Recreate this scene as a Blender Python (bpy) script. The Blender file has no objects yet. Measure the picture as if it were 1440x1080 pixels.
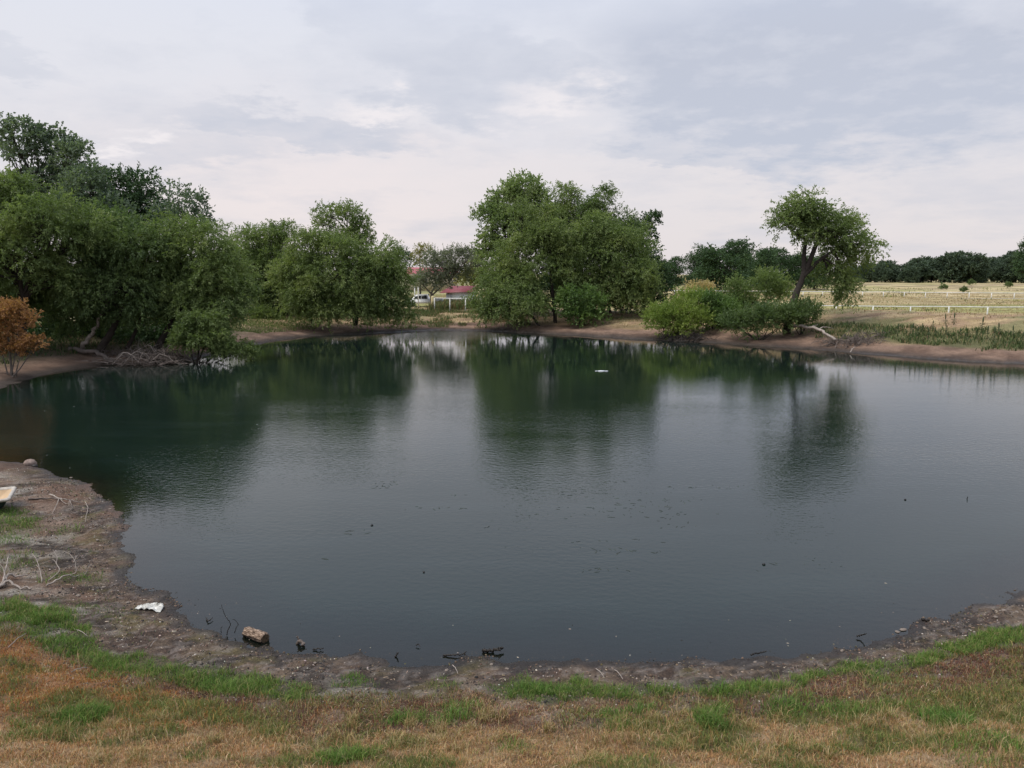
import bpy, math
import numpy as np
from math import radians, sin, cos, pi
S = bpy.context.scene
COL = S.collection
RNG = np.random.default_rng(7)

# ------------------------------------------------------------------ camera
F = 1088.0; PITCH = radians(8.1); CAMZ = 6.0
cam = bpy.data.objects.new('camera', bpy.data.cameras.new('camera'))
cam.data.sensor_width = 36; cam.data.lens = 36*F/1440
cam.data.clip_start = 0.1; cam.data.clip_end = 9000
cam.location = (0, 0, CAMZ); cam.rotation_euler = (pi/2-PITCH, 0, 0)
COL.objects.link(cam); S.camera = cam
S.view_settings.view_transform = 'Standard'; S.view_settings.look = 'None'
S.view_settings.gamma = 1; S.view_settings.exposure = 0.22
S.cycles.max_bounces = 8; S.cycles.diffuse_bounces = 5; S.cycles.glossy_bounces = 3
S.cycles.transparent_max_bounces = 8; S.cycles.caustics_reflective = False; S.cycles.caustics_refractive = False

# ------------------------------------------------------------------ node helper
class NT:
    def __init__(s, tree): s.t = tree; s.t.nodes.clear()
    def n(s, typ, ins=None, **kw):
        nd = s.t.nodes.new(typ)
        for k, v in kw.items(): setattr(nd, k, v)
        for k, v in (ins or {}).items():
            if isinstance(v, tuple) and len(v) == 2 and hasattr(v[0], 'outputs'): s.t.links.new(v[0].outputs[v[1]], nd.inputs[k])
            elif hasattr(v, 'outputs'): s.t.links.new(v.outputs[0], nd.inputs[k])
            else: nd.inputs[k].default_value = v
        return nd
    def m(s, op, a, b=0.0, c=None, clamp=False):
        ins = {0: a, 1: b}
        if c is not None: ins[2] = c
        return s.n('ShaderNodeMath', ins, operation=op, use_clamp=clamp)
    def mix(s, f, a, b, blend='MIX'):
        nd = s.n('ShaderNodeMix', {0: f, 6: a, 7: b}, data_type='RGBA', blend_type=blend)
        return (nd, 2)
    def ramp(s, f, stops, interp='LINEAR'):
        nd = s.n('ShaderNodeValToRGB', {0: f}); cr = nd.color_ramp; cr.interpolation = interp
        while len(cr.elements) < len(stops): cr.elements.new(0.5)
        for e, (p, c) in zip(cr.elements, stops):
            e.position = p; e.color = (*c, 1) if len(c) == 3 else c
        return nd

# ------------------------------------------------------------------ world: pale overcast evening sky
SUN_EL, SUN_AZ = radians(62), radians(245)
W = bpy.data.worlds.new('World'); S.world = W; W.use_nodes = True
w = NT(W.node_tree)
sky = w.n('ShaderNodeTexSky', sky_type='NISHITA', sun_disc=False, sun_elevation=SUN_EL, sun_rotation=SUN_AZ, air_density=1.0, dust_density=2.0)
tc = w.n('ShaderNodeTexCoord')
sep = w.n('ShaderNodeSeparateXYZ', {0: (tc, 'Generated')})
az = w.m('ARCTAN2', (sep, 0), (sep, 1))
el = w.m('ARCSINE', (sep, 2))
zc = w.m('ADD', w.m('MAXIMUM', (sep, 2), 0.0), 0.16)
cu = w.m('DIVIDE', (sep, 0), zc); cv = w.m('DIVIDE', (sep, 1), zc)
cp = w.n('ShaderNodeCombineXYZ', {0: cu, 1: cv, 2: 0.0})
def wn(scale, detail=6, rough=.55, vec=cp, off=0.0, sx=1.0):
    mp = w.n('ShaderNodeMapping', {0: vec, 1: (off, off*.7, 0), 3: (sx, 1, 1)})
    return w.n('ShaderNodeTexNoise', {'Vector': mp, 'Scale': scale, 'Detail': detail, 'Roughness': rough})
n1 = wn(0.9, 8, .6, off=3.1); n2 = wn(2.2, 8, .62, off=11.3); n3 = wn(5.5, 6, .6, off=5.0)
dx = w.m('MULTIPLY', w.m('SUBTRACT', n2, .5), .30); dy = w.m('ADD', w.m('MULTIPLY', w.m('SUBTRACT', n2, .5), .12), w.m('MULTIPLY', w.m('SUBTRACT', n3, .5), .07))
azd = w.m('ADD', az, dx); eld = w.m('ADD', el, w.m('ADD', dy, w.m('MULTIPLY', w.m('SUBTRACT', n1, .5), .08)))
def blob(a0, e0, sa, se, rot=0.0, soft=.42):
    a = w.m('SUBTRACT', azd, a0); e = w.m('SUBTRACT', eld, e0)
    c, s_ = cos(rot), sin(rot)
    u = w.m('DIVIDE', w.m('ADD', w.m('MULTIPLY', a, c), w.m('MULTIPLY', e, s_)), sa)
    v = w.m('DIVIDE', w.m('SUBTRACT', w.m('MULTIPLY', e, c), w.m('MULTIPLY', a, s_)), se)
    r = w.m('SQRT', w.m('ADD', w.m('MULTIPLY', u, u), w.m('MULTIPLY', v, v)))
    return w.n('ShaderNodeMapRange', {0: r, 1: 1+soft/2, 2: 1-soft, 3: 0.0, 4: 1.0}, interpolation_type='SMOOTHSTEP')
def P2A(px, py): return math.atan((px-720)/F), math.asin(max(-1, min(1, (385-py)/F/math.sqrt(1+((385-py)/F)**2+((px-720)/F)**2))))
# slate cloud banks seen in the photograph: (px,py) centre, half sizes in px, tilt, weight
banks = [((1130, 120), 340, 118, -.08, 1.0), ((1340, 60), 240, 120, .1, .6), ((700, 130), 200, 55, -.15, .55),
         ((430, 185), 190, 30, -.02, .62), ((230, 225), 170, 32, .12, .42), ((560, 50), 190, 48, -.2, .35),
         ((40, 95), 90, 22, -.1, .35), ((1020, 215), 180, 30, -.12, .6), ((1060, -10), 230, 55, 0, .35)]
cl = None
for (c, ra, re, rot, wt) in banks:
    a0, e0 = P2A(*c); b = w.m('MULTIPLY', blob(a0, e0, ra/F, re/F, rot), wt)
    cl = b if cl is None else w.m('MAXIMUM', cl, b)
# scattered banks everywhere else on the dome
gen = w.n('ShaderNodeMapRange', {0: wn(1.1, 8, .62, off=8.4), 1: .47, 2: .62, 3: 0.0, 4: .36})
cl = w.m('MAXIMUM', cl, gen)
tex = w.n('ShaderNodeMapRange', {0: n3, 1: .35, 2: .65, 3: .72, 4: 1.2})
cl = w.m('MULTIPLY', cl, tex, clamp=True)
hz = w.n('ShaderNodeMapRange', {0: el, 1: .0, 2: .30, 3: 1.0, 4: 0.0}, interpolation_type='SMOOTHSTEP')
base = w.mix(hz, (.745, .755, .815, 1), (.765, .71, .715, 1))
pk = w.m('MULTIPLY', blob(*P2A(430, 290), 330/F, 110/F, 0, 1.2), .8)
base = w.mix(pk, base, (.85, .765, .76, 1))
pk2 = w.m('MULTIPLY', blob(*P2A(1000, 250), 420/F, 40/F, -.05, 1.2), .35)
base = w.mix(pk2, base, (.78, .72, .72, 1))
br = w.m('MULTIPLY', w.m('MAXIMUM', blob(*P2A(770, 160), 60/F, 28/F, 0, 1.0), w.m('MAXIMUM', blob(*P2A(560, 165), 50/F, 16/F, 0, 1.0), blob(*P2A(200, 212), 26/F, 14/F, 0, 1.0))), .85)
skyc = w.mix(cl, base, (.53, .56, .65, 1))
skyc = w.mix(br, skyc, (.88, .83, .84, 1))
zen = w.n('ShaderNodeMapRange', {0: el, 1: .24, 2: .5, 3: 0.0, 4: .8}, interpolation_type='SMOOTHSTEP')
skyc = w.mix(zen, skyc, (.62, .72, .93, 1))
# broad brightening overhead is left to the real sky mixed in
lo = w.n('ShaderNodeMapRange', {0: el, 1: -.02, 2: 0.0, 3: 0.0, 4: 1.0})
skyc = w.mix(lo, (.2, .17, .13, 1), skyc)
sc = w.n('ShaderNodeVectorMath', {0: skyc, 'Scale': 9.2}, operation='SCALE')
fin = w.mix(0.06, sc, sky)
bg = w.n('ShaderNodeBackground', {0: fin, 1: 0.1})
w.n('ShaderNodeOutputWorld', {0: bg})

sun = bpy.data.objects.new('sun', bpy.data.lights.new('sun', 'SUN'))
sun.data.energy = 2.7; sun.data.angle = radians(40); sun.data.color = (1, .95, .88)
sun.rotation_euler = (pi/2-SUN_EL, 0, -SUN_AZ+pi)   # light comes from behind the camera, a little left
COL.objects.link(sun)

# ------------------------------------------------------------------ noise + mesh helpers
def _h(ix, iy, s):
    n = (ix.astype(np.int64)*374761393 + iy.astype(np.int64)*668265263 + s*974711) & 0xffffffff
    n = ((n ^ (n >> 13))*1274126177) & 0xffffffff
    return ((n ^ (n >> 16)) & 0xffffff)/float(0xffffff)
def vn(x, y, s=0):
    x = np.asarray(x, float); y = np.asarray(y, float)
    ix, iy = np.floor(x), np.floor(y); fx, fy = x-ix, y-iy
    u = fx*fx*(3-2*fx); v = fy*fy*(3-2*fy)
    a = _h(ix, iy, s); b = _h(ix+1, iy, s); c = _h(ix, iy+1, s); d = _h(ix+1, iy+1, s)
    return (a*(1-u)+b*u)*(1-v)+(c*(1-u)+d*u)*v
def fbm(x, y, s=0, o=4):
    r = 0; a = .5; t = 0
    for i in range(o):
        r = r+a*vn(x*(2**i)+i*17.3, y*(2**i)-i*9.1, s+i); t += a; a *= .5
    return r/t
def ss(e0, e1, x): t = np.clip((x-e0)/(e1-e0), 0, 1); return t*t*(3-2*t)

def mesh_np(name, V, Q, mat=None, tint=None, col=None, smooth=False, fattr=None):
    """V (n,3), Q (m,4) quads or list of polygons"""
    me = bpy.data.meshes.new(name)
    V = np.asarray(V, np.float32); me.vertices.add(len(V)); me.vertices.foreach_set('co', V.ravel())
    if isinstance(Q, np.ndarray):
        k = Q.shape[1]; me.loops.add(Q.size); me.loops.foreach_set('vertex_index', Q.astype(np.int32).ravel())
        me.polygons.add(len(Q)); me.polygons.foreach_set('loop_start', np.arange(0, Q.size, k, dtype=np.int32))
    else:
        tot = sum(len(q) for q in Q); me.loops.add(tot)
        me.loops.foreach_set('vertex_index', np.concatenate([np.asarray(q, np.int32) for q in Q]))
        me.polygons.add(len(Q)); ls = np.cumsum([0]+[len(q) for q in Q[:-1]]).astype(np.int32)
        me.polygons.foreach_set('loop_start', ls)
    me.update(calc_edges=True)
    if smooth: me.polygons.foreach_set('use_smooth', np.ones(len(me.polygons), bool))
    if tint is not None:
        a = me.attributes.new('tint', 'FLOAT', 'FACE'); a.data.foreach_set('value', np.asarray(tint, np.float32))
    if col is not None:
        a = me.attributes.new('gcol', 'FLOAT_COLOR', 'POINT')
        a.data.foreach_set('color', np.concatenate([col, np.ones((len(col), 1))], 1).astype(np.float32).ravel())
    for k_, v_ in (fattr or {}).items():
        a = me.attributes.new(k_, 'FLOAT', 'POINT'); a.data.foreach_set('value', np.asarray(v_, np.float32))
    if mat: me.materials.append(mat)
    return me
def link(name, me, parent=None, loc=(0, 0, 0)):
    o = bpy.data.objects.new(name, me); COL.objects.link(o); o.location = loc
    if parent: o.parent = parent
    return o
def tag(o, label=None, cat=None, group=None, kind=None):
    if label: o['label'] = label
    if cat: o['category'] = cat
    if group: o['group'] = group
    if kind: o['kind'] = kind
    return o
def empty(name, loc, label, cat, group=None):
    o = bpy.data.objects.new(name, None); COL.objects.link(o); o.location = loc; o.empty_display_size = .3
    return tag(o, label, cat, group)

class MB:
    def __init__(s): s.V = []; s.F = []; s.n = 0
    def add(s, V, Fs):
        V = np.asarray(V, float); s.V.append(V); s.F += [[i+s.n for i in f] for f in Fs]; s.n += len(V)
    def tube(s, P, R, k=6, cap=True, rough=0.0):
        P = np.asarray(P, float); R = np.broadcast_to(np.asarray(R, float), (len(P),))
        T = np.gradient(P, axis=0); T /= np.linalg.norm(T, axis=1)[:, None]+1e-9
        m = T.mean(0); ref = np.array([0, 0, 1.]) if abs(m[2]) < .8*np.linalg.norm(m)+1e-9 else np.array([1., 0, 0])
        A = np.cross(T, ref); A /= np.linalg.norm(A, axis=1)[:, None]+1e-9; B = np.cross(T, A)
        th = np.arange(k)*2*pi/k
        V = P[:, None]+(A[:, None]*np.cos(th)[None, :, None]+B[:, None]*np.sin(th)[None, :, None])*R[:, None, None]*(1+rough*RNG.uniform(-1, 1, (len(P), k)))[:, :, None]
        Fs = [[i*k+j, i*k+(j+1) % k, (i+1)*k+(j+1) % k, (i+1)*k+j] for i in range(len(P)-1) for j in range(k)]
        if cap: Fs += [list(range(k))[::-1], [(len(P)-1)*k+j for j in range(k)]]
        s.add(V.reshape(-1, 3), Fs)
    def box(s, c, d, rz=0.0, bev=0.0):
        x, y, z = d[0]/2, d[1]/2, d[2]/2
        V = np.array([[a*x, b*y, e*z] for e in (-1, 1) for (a, b) in ((-1, -1), (1, -1), (1, 1), (-1, 1))])
        R = np.array([[cos(rz), -sin(rz), 0], [sin(rz), cos(rz), 0], [0, 0, 1]])
        s.add(V@R.T+np.array(c), [[3, 2, 1, 0], [4, 5, 6, 7], [0, 1, 5, 4], [1, 2, 6, 5], [2, 3, 7, 6], [3, 0, 4, 7]])
    def build(s, name, mat, parent=None, loc=(0, 0, 0), smooth=False):
        return link(name, mesh_np(name, np.concatenate(s.V), s.F, mat, smooth=smooth), parent, loc)
def spline(pts, n):
    """Catmull-Rom through pts"""
    P = np.asarray(pts, float); P = np.vstack([2*P[0]-P[1], P, 2*P[-1]-P[-2]]); out = []
    segs = len(P)-3
    for t in np.linspace(0, segs-1e-6, n):
        i = int(t); f = t-i; a, b, c, d = P[i:i+4]
        out.append(.5*((2*b)+(-a+c)*f+(2*a-5*b+4*c-d)*f*f+(-a+3*b-3*c+d)*f**3))
    return np.array(out)
def wobble(P, amp):
    P = P.copy(); n = len(P); P[1:-1] += RNG.normal(0, amp, (n-2, 3)); return P

# ------------------------------------------------------------------ projection between photograph and place
cp_, sp_ = cos(PITCH), sin(PITCH)
def raydir(px, py):
    fx = (np.asarray(px, float)-720)/F; fy = (540-np.asarray(py, float))/F
    return fx, cp_+fy*sp_, -sp_+fy*cp_
def at(px, py, d):
    a, b, c = raydir(px, py); t = d/b
    return np.array([a*t, b*t, CAMZ+c*t])
def onz(px, py, z=0.0):
    a, b, c = raydir(px, py); t = (z-CAMZ)/c
    return np.array([a*t, b*t]).T
def proj(x, y, z):
    dz = z-CAMZ; dep = np.maximum(y*cp_-dz*sp_, .1); up = y*sp_+dz*cp_
    return 720+F*x/dep, 540-F*up/dep

# ------------------------------------------------------------------ pond outline
shore_px = [(0, 646), (45, 652), (90, 668), (135, 691), (162, 715), (177, 745), (174, 780), (190, 812), (235, 830), (250, 855),
            (260, 880), (300, 896), (345, 913), (400, 918), (450, 919), (520, 923), (600, 931), (660, 926), (700, 925), (745, 934), (780, 928),
            (850, 929), (950, 928), (1040, 923), (1100, 917), (1180, 905), (1250, 889), (1320, 867), (1380, 845), (1440, 822),
            (1620, 750), (1850, 680), (2000, 610), (1900, 548), (1640, 522), (1440, 512), (1350, 508), (1250, 500), (1180, 494), (1080, 487),
            (1000, 482), (920, 478), (860, 475), (800, 471), (740, 468), (680, 465), (620, 464), (560, 467), (500, 470), (440, 472),
            (390, 478), (350, 486), (330, 494), (290, 500), (250, 511), (200, 514), (150, 513), (100, 519), (50, 529), (0, 545),
            (-90, 570), (-190, 602), (-160, 636), (-60, 643)]
POND = np.array([onz(*p) for p in shore_px])
def seg_sd(X, Y):
    X = X.ravel(); Y = Y.ravel(); out = np.empty(len(X)); A = POND; B = np.roll(POND, -1, 0); D = B-A; L = (D**2).sum(1)
    for i in range(0, len(X), 20000):
        x = X[i:i+20000, None]; y = Y[i:i+20000, None]
        t = np.clip(((x-A[:, 0])*D[:, 0]+(y-A[:, 1])*D[:, 1])/L, 0, 1)
        d = np.sqrt(((x-A[:, 0]-t*D[:, 0])**2+(y-A[:, 1]-t*D[:, 1])**2).min(1))
        cr = ((A[:, 1] > y) != (B[:, 1] > y)) & (x < D[:, 0]*(y-A[:, 1])/(np.where(D[:, 1] == 0, 1e-9, D[:, 1]))+A[:, 0])
        out[i:i+20000] = np.where(cr.sum(1) % 2 == 1, -d, d)
    return out
GX = np.arange(-110, 140.1, .3); GY = np.arange(-16, 130.1, .3)
_gx, _gy = np.meshgrid(GX, GY); SDG = seg_sd(_gx, _gy).reshape(_gx.shape)
def sdist(x, y, wig=True):
    x = np.asarray(x, float); y = np.asarray(y, float)
    cx = np.clip(x, GX[0], GX[-1]-.31); cy = np.clip(y, GY[0], GY[-1]-.31)
    u = (cx-GX[0])/.3; v = (cy-GY[0])/.3; i = u.astype(int); j = v.astype(int); u -= i; v -= j
    s = (SDG[j, i]*(1-u)+SDG[j, i+1]*u)*(1-v)+(SDG[j+1, i]*(1-u)+SDG[j+1, i+1]*u)*v
    s = s+np.hypot(x-cx, y-cy)
    if wig:
        far = ss(20, 40, y)
        s = s+(fbm(x*1.1, y*1.1, 3, 5)-.5)*(.75+far*.9)*ss(6, 1, abs(s))
        s = s+(fbm(x*5.0, y*5.0, 5, 3)-.5)*.22*ss(2, .3, abs(s))
    return s
def pf(s, pts): return np.interp(s, [p[0] for p in pts], [p[1] for p in pts])
def H(x, y, micro=True):
    x = np.asarray(x, float); y = np.asarray(y, float); s = sdist(x, y)
    wn_ = ss(30, 17, y); wl = ss(-7, -11, x)*wn_*ss(9, 15, y)
    near = pf(s, [(0, 0), (.4, .045), (1.5, .2), (3, .5), (5, 1.12), (8, 2.2), (11.4, 4.2), (15, 4.4)])
    flat = pf(s, [(0, 0), (.5, .06), (2, .17), (6, .5), (12, 1.1), (30, 2.0)])
    rfar = pf(s, [(0, 0), (.5, .12), (1.5, .32), (4, .72), (8, 1.6), (12, 2.45), (15, 2.65), (24, 1.4)])
    cfar = pf(s, [(0, 0), (.5, .14), (3, .5), (8, 1.1), (14, 1.6), (20, 1.5)])
    wr = ss(14, 24, x-(y-60)*.0)
    far = rfar*wr+cfar*(1-wr)
    z = near*wn_+far*(1-wn_); z = z*(1-wl)+flat*wl
    inside = np.maximum(s*.22, -1.6)
    z = np.where(s < 0, inside, z)
    if micro:
        k = ss(-.3, .2, s); nr = ss(40, 20, y)
        mud = ss(2.6, .8, s)
        z = z+k*nr*((fbm(x*2.2, y*2.2, 11, 4)-.5)*.11*(.35+ss(0, 1.2, s))+(fbm(x*9, y*9, 12, 3)-.5)*.10*ss(-.1, .5, s)*(.5+.5*mud))
        z = z+k*(1-nr)*(fbm(x*.5, y*.5, 13, 4)-.5)*.35*ss(.3, 3, s)
        z = z+ss(26, 60, s)*(fbm(x*.03, y*.03, 14, 3)-.5)*.8
    return z
TT = np.geomspace(6, 900, 6000)
def hit(px, py):
    a, b, c = raydir(px, py); z = CAMZ+c*TT; h = np.maximum(H(a*TT, b*TT), 0.0)
    k = np.argmax(z < h); t = TT[k]
    return np.array([a*t, b*t, h[k]])
def gz(x, y): return float(H(np.array([x]), np.array([y]))[0])

# ------------------------------------------------------------------ materials
def mat(name, color, rough=.8, bump=0.0, bscale=20, var=.25, vscale=6, spec=.3, var2=None):
    m = bpy.data.materials.new(name); m.use_nodes = True; t = NT(m.node_tree)
    c = t.n('ShaderNodeTexCoord')
    nz = t.n('ShaderNodeTexNoise', {'Vector': (c, 'Object'), 'Scale': vscale, 'Detail': 6, 'Roughness': .6})
    lo_ = tuple(v*(1-var) for v in color); hi_ = var2 or tuple(min(1, v*(1+var)) for v in color)
    r = t.ramp(nz, [(.3, lo_), (.7, hi_)])
    ins = {'Base Color': r, 'Roughness': rough, 'Specular IOR Level': spec}
    if bump:
        b_ = t.n('ShaderNodeTexNoise', {'Vector': (c, 'Object'), 'Scale': bscale, 'Detail': 5})
        ins['Normal'] = t.n('ShaderNodeBump', {'Height': b_, 'Distance': bump, 'Strength': 1.0})
    p = t.n('ShaderNodeBsdfPrincipled', ins)
    t.n('ShaderNodeOutputMaterial', {0: p}); return m
def leafmat(name, stops, trans=.42, clump=.9, rough=.55):
    m = bpy.data.materials.new(name); m.use_nodes = True; t = NT(m.node_tree)
    a = t.n('ShaderNodeAttribute', attribute_name='tint')
    c = t.n('ShaderNodeTexCoord'); nz = t.n('ShaderNodeTexNoise', {'Vector': (c, 'Object'), 'Scale': clump*.45, 'Detail': 3})
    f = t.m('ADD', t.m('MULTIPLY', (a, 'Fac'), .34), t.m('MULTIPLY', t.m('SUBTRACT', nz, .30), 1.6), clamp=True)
    r = t.ramp(f, [(p_, tuple(min(1, v*k_) for v, k_ in zip(c_, (1.36, 1.28, 1.5)))) for p_, c_ in stops])
    p = t.n('ShaderNodeBsdfPrincipled', {'Base Color': r, 'Roughness': rough, 'Specular IOR Level': .25})
    tr = t.n('ShaderNodeBsdfTranslucent', {0: t.mix(1.0, r, (1.1, 1.25, .6, 1), 'MULTIPLY')})
    mx = t.n('ShaderNodeMixShader', {0: trans, 1: p, 2: tr})
    t.n('ShaderNodeOutputMaterial', {0: mx}); return m
def C(k, *c): return tuple(v*k for v in c)
M = {}
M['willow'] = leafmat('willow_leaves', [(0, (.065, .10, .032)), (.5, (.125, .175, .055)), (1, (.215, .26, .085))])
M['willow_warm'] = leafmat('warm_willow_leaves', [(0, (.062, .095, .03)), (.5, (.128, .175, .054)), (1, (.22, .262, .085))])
M['willow_dark'] = leafmat('dark_willow_leaves', [(0, (.045, .075, .028)), (.5, (.09, .135, .045)), (1, (.15, .20, .065))])  # darker green variant of the willow leaf colour
M['lime'] = leafmat('lime_bush_leaves', [(0, (.09, .14, .03)), (.5, (.17, .23, .05)), (1, (.26, .31, .075))])
M['green'] = leafmat('fresh_bush_leaves', [(0, (.055, .10, .03)), (.5, (.10, .165, .045)), (1, (.165, .24, .07))])
M['cotton'] = leafmat('cottonwood_leaves', [(0, (.055, .085, .052)), (.5, (.098, .138, .082)), (1, (.165, .21, .125))], rough=.4)
M['cotton_light'] = leafmat('bright_cottonwood_leaves', [(0, (.08, .12, .045)), (.5, (.16, .22, .08)), (1, (.27, .32, .14))], rough=.4)
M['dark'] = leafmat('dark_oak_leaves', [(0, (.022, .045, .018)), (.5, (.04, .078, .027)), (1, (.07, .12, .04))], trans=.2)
M['far'] = leafmat('far_tree_leaves', [(0, (.03, .05, .03)), (.5, (.055, .085, .045)), (1, (.09, .13, .06))], trans=.2, clump=.3)
M['grey'] = leafmat('grey_green_leaves', [(0, (.08, .095, .065)), (.5, (.14, .16, .105)), (1, (.2, .22, .15))])
M['orange'] = leafmat('dead_orange_leaves', [(0, (.11, .06, .022)), (.5, (.28, .155, .06)), (1, (.42, .27, .13))], clump=2)
M['yellow'] = leafmat('yellowing_leaves', [(0, (.1, .11, .03)), (.5, (.17, .17, .05)), (1, (.26, .22, .08))])
M['straw'] = leafmat('straw_leaves', [(0, (.24, .2, .09)), (.5, (.36, .3, .15)), (1, (.5, .42, .24))])
M['bark'] = mat('dark_bark', (.045, .036, .03), .95, .03, 12)
M['bark_grey'] = mat('grey_bark', (.13, .11, .095), .95, .02, 14)
M['deadwood'] = mat('bleached_deadwood', (.30, .255, .22), .9, .01, 25, var=.4)
M['deadwood_dark'] = mat('weathered_brushwood', (.13, .105, .09), .9, .01, 25, var=.5)
M['wetwood'] = mat('wet_black_wood', (.018, .014, .011), .5, .008, 30)
M['white_paint'] = mat('white_painted_pipe', (.62, .61, .58), .5, 0, var=.22, vscale=3)
M['grey_pipe'] = mat('weathered_grey_pipe', (.36, .35, .34), .6, var=.2)

def grassmat(name):
    m = bpy.data.materials.new(name); m.use_nodes = True; t = NT(m.node_tree)
    a = t.n('ShaderNodeAttribute', attribute_name='gcol')
    p = t.n('ShaderNodeBsdfPrincipled', {'Base Color': (a, 'Color'), 'Roughness': .6, 'Specular IOR Level': .2})
    tr = t.n('ShaderNodeBsdfTranslucent', {0: (a, 'Color')})
    mx = t.n('ShaderNodeMixShader', {0: .3, 1: p, 2: tr}); t.n('ShaderNodeOutputMaterial', {0: mx}); return m
M['blades'] = grassmat('grass_blades')

# ------------------------------------------------------------------ ground cover plan
def cover(x, y, z, s):
    """weights of ground covers for points; s = distance outside the waterline"""
    px, py = proj(x, y, z); px = np.clip(px, -500, 1900)
    px = px+(fbm(x*1.6, y*1.6, 31, 3)-.5)*60
    pyn = py+(fbm(x*2.0, y*2.0, 32, 4)-.5)*26
    near = ss(26, 20, y)*(s > 0)
    g0 = np.interp(px, [-300, 20, 60, 110, 150, 250, 400, 560, 700, 800, 940, 1060, 1200, 1330, 1440, 1800], [796, 842, 856, 881, 912, 937, 957, 965, 963, 962, 965, 957, 937, 911, 880, 780])
    g1 = np.interp(px, [-300, 20, 60, 130, 200, 280, 400, 520, 640, 760, 900, 1060, 1200, 1330, 1440, 1800], [862, 878, 908, 936, 951, 965, 986, 982, 974, 988, 982, 974, 950, 927, 907, 822])
    band = ss(-5, 5, pyn-g0)*ss(6, -5, pyn-g1)
    thin = ss(.33, .5, fbm(x*1.1, y*1.1, 33, 3)+np.interp(px, [0, 300, 480, 600, 680, 720, 900, 1100], [.02, .12, -.03, -.14, -.04, .16, .14, .16]))
    green = band*thin
    lower = ss(-8, 10, pyn-g1)                                    # everything above the green strip on the bank
    rust_w = np.interp(px, [-300, 200, 350, 420, 560, 720, 1000, 1200, 1440, 1800], [10, 12, 25, 45, 55, 42, 34, 40, 55, 60])
    rust = lower*ss(10, -10, pyn-g1-rust_w)*(.7+.3*ss(.4, .6, fbm(x*1.5, y*1.5, 38, 3)))
    grass = lower*(1-rust)
    ol = ss(.46, .62, fbm(x*.9, y*1.3, 34, 4)+np.interp(px, [0, 300, 500, 700, 1000, 1250, 1440], [-.02, -.03, .0, .05, .09, .12, .16])+np.interp(pyn, [960, 1010, 1040, 1080], [.02, .04, .0, -.03])*1.0)
    oran = ss(620, 300, px)*ss(1040, 985, pyn)*.9+.25*ss(.55, .7, fbm(x*1.4, y*1.4, 36, 3))
    # green patches on the left bank and single tufts, by place (px, py, radius px)
    lf = ss(230, 120, px)*ss(905, 860, py)
    pat = np.zeros_like(x)
    for (a, b, ra, rb, wt) in PATCH:
        pat = np.maximum(pat, wt*ss(1.25, .5, np.hypot((px-a)/ra, (py-b)/rb)+(fbm(x*3, y*3, 37, 3)-.5)*.9))
    return dict(px=px, py=py, near=near, green=green, rust=rust, grass=grass, olive=ol, oran=np.clip(oran, 0, 1), pat=pat*near, lf=lf)
PATCH = [(14, 735, 45, 22, .7), (90, 815, 50, 11, .35), (15, 790, 40, 18, .35), (75, 868, 35, 14, .8), (85, 745, 30, 7, .45), (20, 860, 30, 10, .4), (150, 935, 30, 12, .6),
         (110, 1008, 34, 13, .9), (480, 1066, 40, 14, .85), (1330, 1012, 42, 14, .9), (1120, 990, 55, 12, .6), (1000, 1005, 28, 14, .9), (740, 968, 26, 14, 1),
         (300, 958, 50, 14, .8), (330, 968, 40, 14, .8), (20, 1005, 16, 30, .4), (600, 1010, 60, 14, .4), (640, 1000, 40, 14, .3), (1400, 1060, 90, 30, .5), (1250, 1000, 60, 14, .4),
         (850, 1020, 60, 15, .35), (730, 1052, 26, 10, .4)]
BR = {'mud': (.105, .075, .055), 'wet': (.03, .025, .022), 'grey': (.27, .235, .2), 'redsoil': (.17, .10, .072)}

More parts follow.
